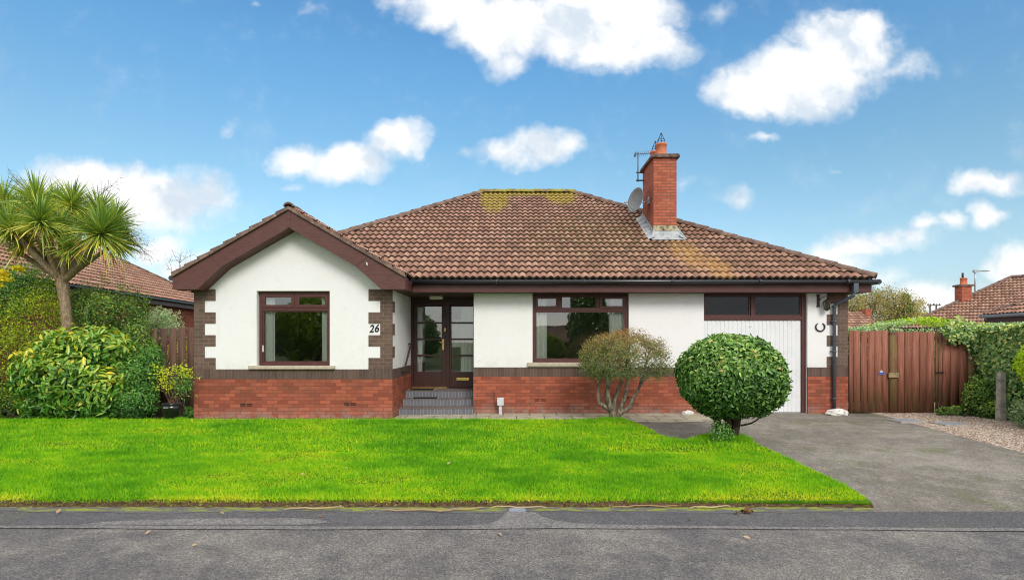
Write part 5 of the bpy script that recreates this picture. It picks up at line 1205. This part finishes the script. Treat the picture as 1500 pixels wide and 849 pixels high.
# right neighbour
rc = at(1480, 405, 27.5)
rh = hip_house('neighbour_bungalow', 'brick bungalow with a large brown tiled hip roof beyond the ivy on the right', None, (29.6, 29.4, 0), 14, 9.2, 2.36, .62, R(-41), ns=5)
c = MB(); p = at(1415.5, 462, 30.5); s = 30.5/FPX
t = empty('brick_chimney', (p.x, p.y, 0), 'orange brick chimney with terracotta pot behind the right hand roof', 'chimney')
c.box(p.x-6.5*s, p.x+8*s, p.y, p.y+.5, 0, at(0, 419, 30.5).z); c.build('stack', MAT['chimney_brick'], t)
c = MB(); z = at(0, 419, 30.5).z; c.box(p.x-8.5*s, p.x+10*s, p.y-.07, p.y+.57, z, z+.10); c.build('chimney_cap', MAT['cap_stone'], t)
for dx_ in (-2, 4):
    c = MB(); c.lathe([(.16, z+.1), (.14, z+.15), (.13, z+.42), (.15, z+.43), (.15, z+.47), (.1, z+.47)], (p.x+dx_*s, p.y+.2+.03*dx_, 0), 14); c.build('chimney_pot', MAT['terracotta'], t)
c = MB(); c.tube([(p.x-1*s, p.y+.2, z+.45), (p.x-1*s, p.y+.2, z+.75)], .05, 6); c.build('cowl', MAT['black_iron'], t)
t = empty('tv_aerial', (p.x+11*s, p.y, z-.3), 'thin television aerial on the right neighbour chimney', 'aerial')
c = MB(); x = p.x+11.5*s; c.tube([(x, p.y-.05, z-.3), (x, p.y-.05, z+.85)], .03, 6); c.build('mast', MAT['galvanised'], t)
c = MB(); c.tube([(x-.1, p.y-.05, z+.8), (x+.75, p.y-.05, z+.82)], .018, 5); c.box(x-.08, x+.12, p.y-.12, p.y+.02, z+.74, z+.88)
for k in range(7): c.tube([(x+.15+k*.09, p.y-.25, z+.82), (x+.15+k*.09, p.y+.15, z+.82)], .010, 4)
c.build('boom', MAT['galvanised'], t)
# conservatory-like bay with its own low roof, close behind the ivy
t = empty('bay_extension', (17.6, 19.2, 0), 'brown framed bay extension with a low tiled roof at the right edge', 'extension')
BX, BY = sx(1440, 20.0), 20.0; BZ = at(0, 464, 20.0).z
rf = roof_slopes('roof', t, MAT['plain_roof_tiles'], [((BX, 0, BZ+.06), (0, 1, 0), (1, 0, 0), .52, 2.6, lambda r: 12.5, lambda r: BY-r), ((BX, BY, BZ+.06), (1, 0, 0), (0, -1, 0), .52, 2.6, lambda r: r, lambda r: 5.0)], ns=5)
m_ = MB(); ridge_line(m_, (BX, BY, BZ+.12), (BX+2.6, BY-2.6, BZ+.12+.52*2.6), r=.08); m_.build('ridge_tiles', MAT['ridge_tile'], rf)
m_ = MB(); m_.tube([(BX-.05, BY+.05, BZ+.01), (BX-.05, 12.5, BZ+.01)], .06, 8); m_.tube([(BX-.05, BY+.05, BZ+.01), (BX+5, BY+.05, BZ+.01)], .06, 8); m_.tube([(BX, BY-.1, BZ), (BX+.12, BY-.1, BZ-.22), (BX+.45, BY-.1, BZ-.42)], .045, 8); m_.build('gutter', MAT['dish_grey'], t)
m_ = MB(); m_.box(BX+.02, BX+.06, 12.5, BY-.02, BZ-.32, BZ-.03); m_.box(BX+.06, BX+5, BY-.06, BY-.02, BZ-.32, BZ-.03); m_.build('fascia', MAT['soffit_brown'], t)
for k in range(10):
    MB().box(BX+.44, BX+.52, BY-.5-k*.62, BY-.42-k*.62, .8, BZ-.30).build('mullion', MAT['soffit_brown'], t)
m_ = MB(); m_.box(BX+.47, BX+.48, 13.5, BY-.42, .8, BZ-.3); m_.build('pane', MAT['dark_glass'], t)
m_ = MB(); m_.box(BX+.40, BX+.7, 13.5, BY-.42, 0, .8); m_.box(BX+3, BX+3.1, 13.5, BY-.42, .8, BZ+.2); m_.build('wall', MAT['red_brick'], t)
# far house seen between our gable end and the hedge
D_ = 38.0; s = D_/FPX; hx0 = sx(1150, D_); hx1 = sx(1274, D_)
t = empty('far_house', ((hx0+hx1)/2, D_, 0), 'distant brick house with a plain tiled roof and gable end chimney', 'house')
V0 = at(1150, 480, D_); z0 = V0.z-1.4; zr_ = at(0, 453, D_).z; cx_ = sx(1266, D_+3)
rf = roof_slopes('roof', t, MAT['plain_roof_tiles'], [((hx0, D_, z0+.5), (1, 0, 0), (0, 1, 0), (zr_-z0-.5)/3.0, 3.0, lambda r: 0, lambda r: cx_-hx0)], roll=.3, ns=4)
m_ = MB(); m_.box(hx0, cx_, D_+.3, D_+5.6, 0, z0+.45); m_.add([(cx_-.02, D_, z0+.45), (cx_-.02, D_+6, z0+.45), (cx_-.02, D_+3, zr_-.05), (cx_+.1, D_, z0+.45), (cx_+.1, D_+6, z0+.45), (cx_+.1, D_+3, zr_-.05)], [(0, 2, 1), (3, 4, 5), (0, 3, 5, 2), (1, 2, 5, 4)])
m_.add([(hx0, D_+6, z0+.45), (cx_, D_+6, z0+.45), (cx_, D_+3, zr_), (hx0, D_+3, zr_)], [(0, 1, 2, 3)]); m_.build('wall', MAT['red_brick'], t)
m_ = MB(); m_.prism_y([(cx_-.25, z0+.5), (cx_+.45, z0+.4), (cx_+.2, zr_+.1), (cx_+.18, at(0, 449, D_).z), (cx_-.2, at(0, 449, D_).z), (cx_-.2, zr_-.4)], D_+2.5, D_+3.3); m_.build('chimney', MAT['chimney_brick'], t)

# ---- far willowish tree, bare branches with olive haze of leaves
t = empty('spring_tree', (sx(1298, 45), 45, 0), 'broad olive-brown tree with bare branch tips beyond the hedge', 'tree')
b = Br(); tg = []
while len(tg) < 1300:
    px = random.uniform(1225, 1352); py = random.uniform(412, 490)
    u = (px-1292)/60; top_ = 421+24*u*u+5*math.sin(px*.25)
    if py > top_: tg.append(at(px, py, 45+random.uniform(-2.6, 2.6)))
b.seg((sx(1298, 45), 45, 0), at(1298, 488, 45), .42, .34, .02, 8, 3)
b.spread(at(1298, 488, 45), tg, .26, 8, 7); b.mb.build('trunk', MAT['bark_grey'], t)
k = rng.randint(0, len(b.tips), 21000); tips = np.array([tuple(p) for p in b.tips]); P = tips[k]+rng.normal(0, .22, (len(k), 3)); top_ = P[:, 2]
P = P[(rng.uniform(0, 1, len(P)) < np.clip(1.3-(P[:, 2]-4.2)*.5, .2, 1))]
leaves('crown', P, nrmz(rng.normal(0, 1, P.shape)+[0, -.4, .4]), .13, .065, 'olive_leaf', t, out=.5, jit=.9)
t = empty('conifer', (sx(1329, 44), 44, 0), 'small dark pointed evergreen against the olive tree', 'tree')
m_ = MB(); m_.tube([(sx(1329, 44), 44, 0), at(1327, 432, 44)], [.2, .03], 6); m_.build('trunk', MAT['bark_dark'], t)
cz = at(1327, 445, 44); n = 3500; h = rng.uniform(0, 1, n)**.7; a = rng.uniform(0, 6.28, n); rr = (.15+1.1*h)*rng.uniform(.5, 1, n); P = np.stack([cz.x+np.cos(a)*rr*.8, 44+np.sin(a)*rr*.8, at(0, 430, 44).z-h*2.4], 1)
leaves('crown', P, nrmz(np.stack([np.cos(a), np.sin(a), .3+0*a], 1)), .16, .05, 'dark_leaf', t, out=.8, jit=.5)
shrub('far_bush', 'small bare bush beside the distant utility poles', [bl(1354, 466, 40, 16, 9)], 1500, .14, .07, 'olive_leaf', 0, 'far off trees over the hedge', shell=.6, bump=.3, stems=6)
for (px, y0, lab) in ((1362.5, 447, 'left one of two distant timber utility poles joined by a crossbar'), (1371.5, 447, 'right one of two distant timber utility poles joined by a crossbar')):
    t = empty('utility_pole', (sx(px, 70), 70, 0), lab, 'pole', 'distant utility poles')
    m_ = MB(); m_.tube([(sx(px, 70), 70, 0), at(px, y0-.5, 70)], [.12, .09], 7); m_.build('pole', MAT['pole_wood'], t)
    m_ = MB(); a = at(px-4.8, y0, 70); b_ = at(px+(4.2 if px < 1366 else 5.5), y0, 70); m_.box(a.x, b_.x, 69.85, 69.95, a.z-.06, a.z+.06)
    for q in (-4, 0, 4): c0 = at(px+q, y0, 70); m_.tube([(c0.x, 69.9, c0.z+.06), (c0.x, 69.9, c0.z+.24)], .05, 5)
    m_.build('crossbar', MAT['pole_wood'], t)

# ==================================================================== FITTINGS ON THE HOUSE
# satellite dish
dc = at(931, 293, 14.95); t = empty('satellite_dish', dc, 'grey satellite dish fixed to the left side of the brick chimney', 'satellite dish')
nv = Vector((-.90, -.40, .15)).normalized(); M_ = nv.to_track_quat('Z', 'Y').to_matrix()
m_ = MB(); m_.lathe([(0, -.07), (.10, -.066), (.2, -.045), (.29, -.01), (.335, .015), (.34, .010), (.29, -.02), (.2, -.057), (.1, -.08), (0, -.085)], dc, 32, M_); m_.build('reflector', MAT['dish_grey'], t)
m_ = MB(); m_.tube([dc-nv*.08, dc-nv*.2+Vector((.05, 0, -.02)), Vector((cx0-.01, 14.98, dc.z-.0))], .018, 8); m_.box(cx0-.02, cx0-.001, 14.9, 15.06, dc.z-.1, dc.z+.1); m_.build('bracket', MAT['galvanised'], t)
m_ = MB(); e_ = dc+nv*.36+Vector((0, 0, -.16)); m_.tube([dc+Vector((0, 0, -.32)), e_], .010, 6); m_.tube([e_, e_-nv*.08+Vector((0, 0, .04))], .025, 8); m_.build('receiver_arm', MAT['galvanised'], t)
# aerial on our chimney
ax_ = sx(934.5, 15.55); t = empty('tv_aerial', (ax_, 15.55, 6.1), 'small television aerial on a mast strapped to the brick chimney', 'aerial')
m_ = MB(); m_.tube([(ax_, 15.55, 6.10), (ax_, 15.55, 6.93)], .016, 8); m_.build('mast', MAT['pipe_grey'], t)
[MB().box(ax_-.05, cx0-.001, 15.53, 15.57, z, z+.03).build('bracket', MAT['black_iron'], t) for z in (6.12, 6.34)]
m_ = MB(); m_.tube([(ax_-.08, 15.6, 6.88), (ax_+.34, 15.4, 6.85)], .010, 6)
for k in range(8):
    x = ax_-.04+k*.05; y = 15.58-k*.024; m_.tube([(x-.02, y, 6.80), (x+.02, y, 6.94)], .005, 4)
m_.box(ax_-.08, ax_-.06, 15.5, 15.7, 6.83, 6.92); m_.build('boom', MAT['pipe_grey'], t)
# lantern
lp = Vector((sx(1200, YM), YM, 0)); z = CAMZ+(500-441)/FPX*YM
t = empty('wall_lantern', (lp.x, YM, z), 'old brown coach lantern on the white wall beside the garage', 'lantern')
m_ = MB(); m_.box(lp.x-.055, lp.x-.005, YM-.03, YM-.001, z-.12, z+.14); m_.box(lp.x-.065, lp.x+.005, YM-.035, YM-.001, z+.12, z+.15); m_.box(lp.x-.065, lp.x+.005, YM-.035, YM-.001, z-.13, z-.10); m_.build('backplate', MAT['rust_iron'], t)
lx, ly = lp.x+.105, YM-.13
m_ = MB(); m_.tube([(lp.x-.02, YM-.03, z), (lp.x+.02, YM-.07, z+.08), (lp.x+.07, ly, z+.105), (lx, ly, z+.09), (lx+.0, ly, z+.03)], .008, 6); m_.build('arm', MAT['rust_iron'], t)
m_ = MB(); m_.lathe([(0, z+.05), (.02, z+.03), (.095, z-.025), (.10, z-.035), (.07, z-.04)], (lx, ly, 0), 6); m_.lathe([(.07, z-.185), (.045, z-.21), (.015, z-.225), (0, z-.245)], (lx, ly, 0), 6)
for k in range(6): w_ = k*math.pi/3; m_.tube([(lx+.078*math.cos(w_), ly+.078*math.sin(w_), z-.03), (lx+.066*math.cos(w_), ly+.066*math.sin(w_), z-.19)], .007, 4)
m_.build('cage', MAT['rust_iron'], t)
m_ = MB(); m_.lathe([(.073, z-.04), (.062, z-.185)], (lx, ly, 0), 6); m_.build('glass', MAT['lantern_glass'], t)
# horseshoe
hx, hz = sx(1201, YM), CAMZ+(500-478.5)/FPX*YM
m_ = MB(); pts = [(hx+.102*math.sin(a)*(1 if abs(a) < 2 else .96), YM-.018, hz-.098*math.cos(a)) for a in np.linspace(-2.55, 2.55, 24)]; m_.tube(pts, [.011]*2+[.016]*20+[.011]*2, 7)
m_.build('horseshoe', MAT['black_iron'], None, 'dark iron horseshoe hung open end up beneath the lantern', 'horseshoe', org=(hx, YM, hz))
# utility meter box on its stem
mx = sx(733, 12.55); t = empty('meter_box', (mx, 12.55, 0), 'small grey utility box on a short post against the brick plinth', 'utility box')
m_ = MB(); m_.box(mx-.075, mx+.075, 12.50, 12.62, .20, .375); m_.build('box', MAT['utility_grey'], t, bevel=.012)
m_ = MB(); m_.box(mx-.035, mx+.035, 12.53, 12.60, -.02, .20); m_.build('post', MAT['utility_grey'], t, bevel=.006)
m_ = MB(); m_.tube([(mx-.08, 12.60, .22), (mx-.14, 12.69, .26), (mx-.15, 12.69, .50)], .005, 5); m_.build('cable', MAT['black_iron'], t)
# white stones
def rock(name, c, r, label, seed):
    import bmesh
    bm = bmesh.new(); bmesh.ops.create_icosphere(bm, subdivisions=4, radius=1)
    for v in bm.verts:
        x, y, z = v.co; f = 1+.10*math.sin(3*x+seed)*math.cos(4*y+seed)+.05*math.sin(7*z+5*x+seed)+.02*math.sin(15*x+9*y*seed)
        v.co = Vector((x*r[0]*f, y*r[1]*f, max(z, -.45)*r[2]*f))
    me = bpy.data.meshes.new(name); bm.to_mesh(me); bm.free(); me.materials.append(MAT['white_rock']); [setattr(p, 'use_smooth', True) for p in me.polygons]
    o = bpy.data.objects.new(name, me); COL.objects.link(o); o.location = c; return tag(o, label, 'stone', 'white painted stones by the garage')
rock('white_stone', (sx(1227, 12.45), 12.45, .04), (.24, .15, .10), 'flat white painted stone at the foot of the downpipe', 1.3)
rock('white_stone', (sx(1007.5, 12.5), 12.5, .03), (.13, .10, .07), 'smaller white painted stone at the left edge of the garage door', 2.1)
# doormats
def dmat(x0, x1, y0, y1, z, label):
    t = empty('doormat', ((x0+x1)/2, (y0+y1)/2, z), label, 'doormat', 'doormats on the front steps')
    m_ = MB(); m_.box(x0, x1, y0, y1, z, z+.014); m_.build('mat', MAT['mat_dark'], t); MB().box(x0-.014, x0-.001, y0, y1, z, z+.010).build('edging', MAT['mat_edge'], t); MB().box(x1+.001, x1+.014, y0, y1, z, z+.010).build('edging', MAT['mat_edge'], t)
m_ = MB(); m_.prism_y([(-3.01, 3.28), (-2.99, 3.20), (-2.975, 3.21), (-2.98, 3.26)], 11.462, 11.4685); m_.build('peeled_paint', MAT['white_rock'], house)
# ragged litter and small weeds along the turf edge
P = np.stack([rng.uniform(-9, 3.7, 420), rng.uniform(5.84, 5.93, 420), np.full(420, ZR+.018)], 1); V_, F_ = leaf_arrays(P, nrmz(rng.normal(0, .5, P.shape)+[0, 0, 1]), .028, .014, out=.1, droop=0, jit=.6)
np_mesh('leaf_litter', V_, F_, MAT['brown_leaf'], rnd=np.repeat(rng.uniform(0, 1, 420), 2), label='scraps of dry brown leaf litter along the turf edge', cat='leaf litter', kind='stuff')
dmat(-2.48, -1.90, 13.42, 13.80, .468, 'dark doormat on the top step at the front door'); dmat(-2.32, -1.75, 13.0, 13.25, .305, 'dark mat lying on the middle step')
# covers in the gravel, stop tap in the pavement
for (px, py, w_, h_, lab) in ((1327, 616, .42, .36, 'grey inspection cover in the gravel nearer the timber gate'), (1391, 620.5, .40, .34, 'grey inspection cover in the gravel nearer the ivy hedge')):
    y = CAMZ*FPX/(py-500); x = sx(px, y); t = empty('drain_cover', (x, y, 0), lab, 'drain cover', 'drain covers in the gravel')
    m_ = MB(); m_.box(x-w_/2, x+w_/2, y-h_/2, y+h_/2, -.02, .016); m_.build('cover', MAT['metal_cover'], t, bevel=.004)
    m_ = MB(); ring2 = [(x-w_/2-.05, x+w_/2+.05, y-h_/2-.05, y-h_/2-.003), (x-w_/2-.05, x+w_/2+.05, y+h_/2+.003, y+h_/2+.05), (x-w_/2-.05, x-w_/2-.003, y-h_/2-.003, y+h_/2+.003), (x+w_/2+.003, x+w_/2+.05, y-h_/2-.003, y+h_/2+.003)]
    [m_.box(*q, -.02, .012) for q in ring2]; m_.build('surround', MAT['concrete'], t)
m_ = MB(); m_.box(-.03, .14, 5.70, 5.80, ZR, ZR+.012); m_.box(-.015, .125, 5.715, 5.785, ZR+.012, ZR+.016); m_.build('stop_tap_cover', MAT['metal_cover'], None, 'small blue grey stop tap cover at the kerb in front of the lawn', 'cover', org=(.055, 5.75, ZR))

# ---- litter: long dead palm leaves and scattered leaves
def strip(name, pts, w, label, group='dead palm leaves along the kerb'):
    V = []; F = []; L = len(pts)
    for i, (x, y, z) in enumerate(pts):
        ww = w*(.35+.65*math.sin(math.pi*min(1, (i+.6)/L)))
        V += [(x, y-ww, z+.004), (x, y, z+.010+ww*.3), (x, y+ww, z+.002)]
    for i in range(L-1): a = 3*i; F += [(a, a+3, a+4, a+1), (a+1, a+4, a+5, a+2)]
    c = pts[L//2]; o = np_mesh(name, V, F, MAT['brown_leaf'], None, rnd=[random.uniform(.5, 1)]*len(F), org=c); return tag(o, label, 'leaf', group)
def wav(x0, x1, y0, y1, z, amp, n=9): return [(x0+(x1-x0)*i/n, y0+(y1-y0)*i/n+amp*math.sin(i*1.1+x0*3), z+abs(.01*math.sin(i*1.7))) for i in range(n+1)]
for x0, x1, y0, y1, lab in ((-1.35, -.62, 5.72, 5.70, 'long tan dead palm leaf lying on the kerb left of the stop tap'), (-.75, -.30, 5.68, 5.80, 'curved brown dead palm leaf tip overlapping its neighbour by the stop tap'),
        (-.22, .36, 5.83, 5.80, 'pale dead palm leaf lying just behind the stop tap cover'), (1.05, 1.75, 5.84, 5.86, 'dead palm leaf at the turf edge in the right half of the kerb'), (-2.35, -1.75, 5.76, 5.80, 'dead palm leaf lying furthest left along the kerb'), (1.85, 2.3, 5.80, 5.84, 'short dead palm leaf along the turf edge nearest the driveway')):
    strip('dead_palm_leaf', wav(x0, x1, y0, y1, ZR+.008, .018), .012, lab)
def dleaf(x, y, z, s, label, group, r=None):
    a = random.uniform(0, 6.28); P = np.array([[x, y, z+.006]]); V, F = leaf_arrays(P, np.array([[.1, -.2, 1.]]), s, s*.6, out=0, droop=0, jit=.3, fold=.4, curl=-.2)
    o = np_mesh('fallen_leaf', V, F, MAT['brown_leaf'], None, rnd=[r if r is not None else random.random()]*2, org=(x, y, z)); return tag(o, label, 'leaf', group)
spec = [(-2.72, 4.72, 'pale fallen leaf on the road, lower left', .9), (-3.30, 5.02, 'pale fallen leaf on the road left of centre', .95), (-.13, 5.05, 'small pale fallen leaf near the middle of the road', .9), (2.1, 4.9, 'pale fallen leaf on the road, right half', 1.0),
        (-2.9, 5.6, 'tan fallen leaf on the left pavement', .8), (-4.6, 5.62, 'tan fallen leaf at the far left of the kerb', .8), (1.72, 5.45, 'whitish fallen leaf on the pavement right of centre', 1.0), (-1.9, 5.55, 'brown fallen leaf on the pavement left of the tap', .5)]
for x, y, lab, r in spec: dleaf(x, y, ZR+.004, .06, lab, 'fallen leaves on the asphalt', r)
t = empty('dead_leaf_clump', (2.36, 5.66, ZR), 'curled dark red-brown dead leaf clump on the pavement', 'leaf')
P = np.array([2.36, 5.66, ZR+.02])+rng.normal(0, 1, (16, 3))*np.array([.05, .015, .006]); leaves('leaf', P, nrmz(rng.normal(0, .5, P.shape)+[0, 0, 1]), .07, .035, 'brown_leaf', t, rng.uniform(0, .2, 16))
strip('dead_palm_leaf', wav(3.36, 3.92, 7.28, 6.75, gz(0, 7)+.0, .01), .004, 'thin reddish twig-like leaf on the driveway near the lawn', 'dead palm leaves along the kerb')
LL = ['tiny pale leaf on the lawn below the spotted laurel', 'tiny pale leaf on the lawn in front of the gable window', 'tiny pale leaf on the lawn in front of the quoin with the house number', 'tiny pale leaf on the lawn in front of the meter box', 'tiny pale leaf mid-lawn below the meter box', 'tiny pale leaf on the lawn below the wide window', 'tiny pale leaf on the lawn just left of the round shrub', 'tiny pale leaf on the lawn below and left of the twiggy shrub', 'tiny pale leaf near the front turf edge below the gable window', 'tiny pale leaf on the lawn between the laurel and the black pot']
for i, (px, py) in enumerate(((150, 658), (350, 665), (505, 690), (640, 660), (655, 685), (850, 650), (965, 652), (862, 676), (440, 700), (190, 652))):
    y = CAMZ*FPX/(py-500); x = sx(px, y)
    dleaf(x, y, lz(x, y)+.05, .05, LL[i], 'fallen leaves on the lawn', .95)

# ==================================================================== ACROSS THE ROAD (seen in the window reflections)
def btree(name, x, y, h, rx, label, m='dark_leaf'):
    t = empty(name, (x, y, 0), label, 'tree', 'trees across the road'); b = Br()
    bb = [(x, y, h*.58, rx, rx*.9, h*.42), (x+rx*.4, y+.3, h*.45, rx*.7, rx*.7, h*.32), (x-rx*.45, y-.2, h*.4, rx*.7, rx*.7, h*.34)]
    P, N = blob(bb, int(5200*rx), .3, .2, 5, .1, int(x*7) % 50); leaves('crown', P, N, .26, .16, m, t)
    b.seg((x, y, -.1), (x, y, h*.5), .16, .09); b.spread(Vector((x, y, h*.3)), [tuple(P[i]) for i in rng.randint(0, len(P), 30)], .06, 3); b.mb.build('trunk', MAT['bark_dark'], t); return t
for (x, y, h, rx, lab, m) in ((-13.4, -14, 4.9, 2.3, 'bushy tree across the road reflected at the left of the gable window', 'golden_leaf'), (-10.2, -14.5, 5.2, 2.1, 'dark tree across the road reflected in the gable window', 'dark_leaf'), (-7.4, -13.5, 3.6, 1.9, 'low tree across the road reflected right in the gable window', 'dark_leaf'),
        (5.2, -12.5, 6.4, 1.15, 'dark tree across the road reflected in the wide window', 'dark_leaf'), (2.2, -14.5, 2.2, 1.5, 'low bush across the road reflected in the wide window', 'golden_leaf'), (.2, -15, 1.9, 1.4, 'rounded low bush across the road left of the taller tree', 'dark_leaf'), (8.5, -14, 4.0, 2.0, 'dark tree across the road opposite the garage', 'dark_leaf'), (11.8, -14, 3.6, 2.0, 'bushy tree across the road beyond the garage', 'golden_leaf'), (-17.5, -14, 4.0, 2.4, 'bushy tree across the road furthest left', 'dark_leaf')):
    btree('garden_tree', x, y, h, rx, lab, m)
oh = hip_house('opposite_bungalow', 'brick bungalow with a dark roof across the road behind the camera', None, (6.5, -46, 0), 14, 8, 1.6, .5, 0, ns=3)
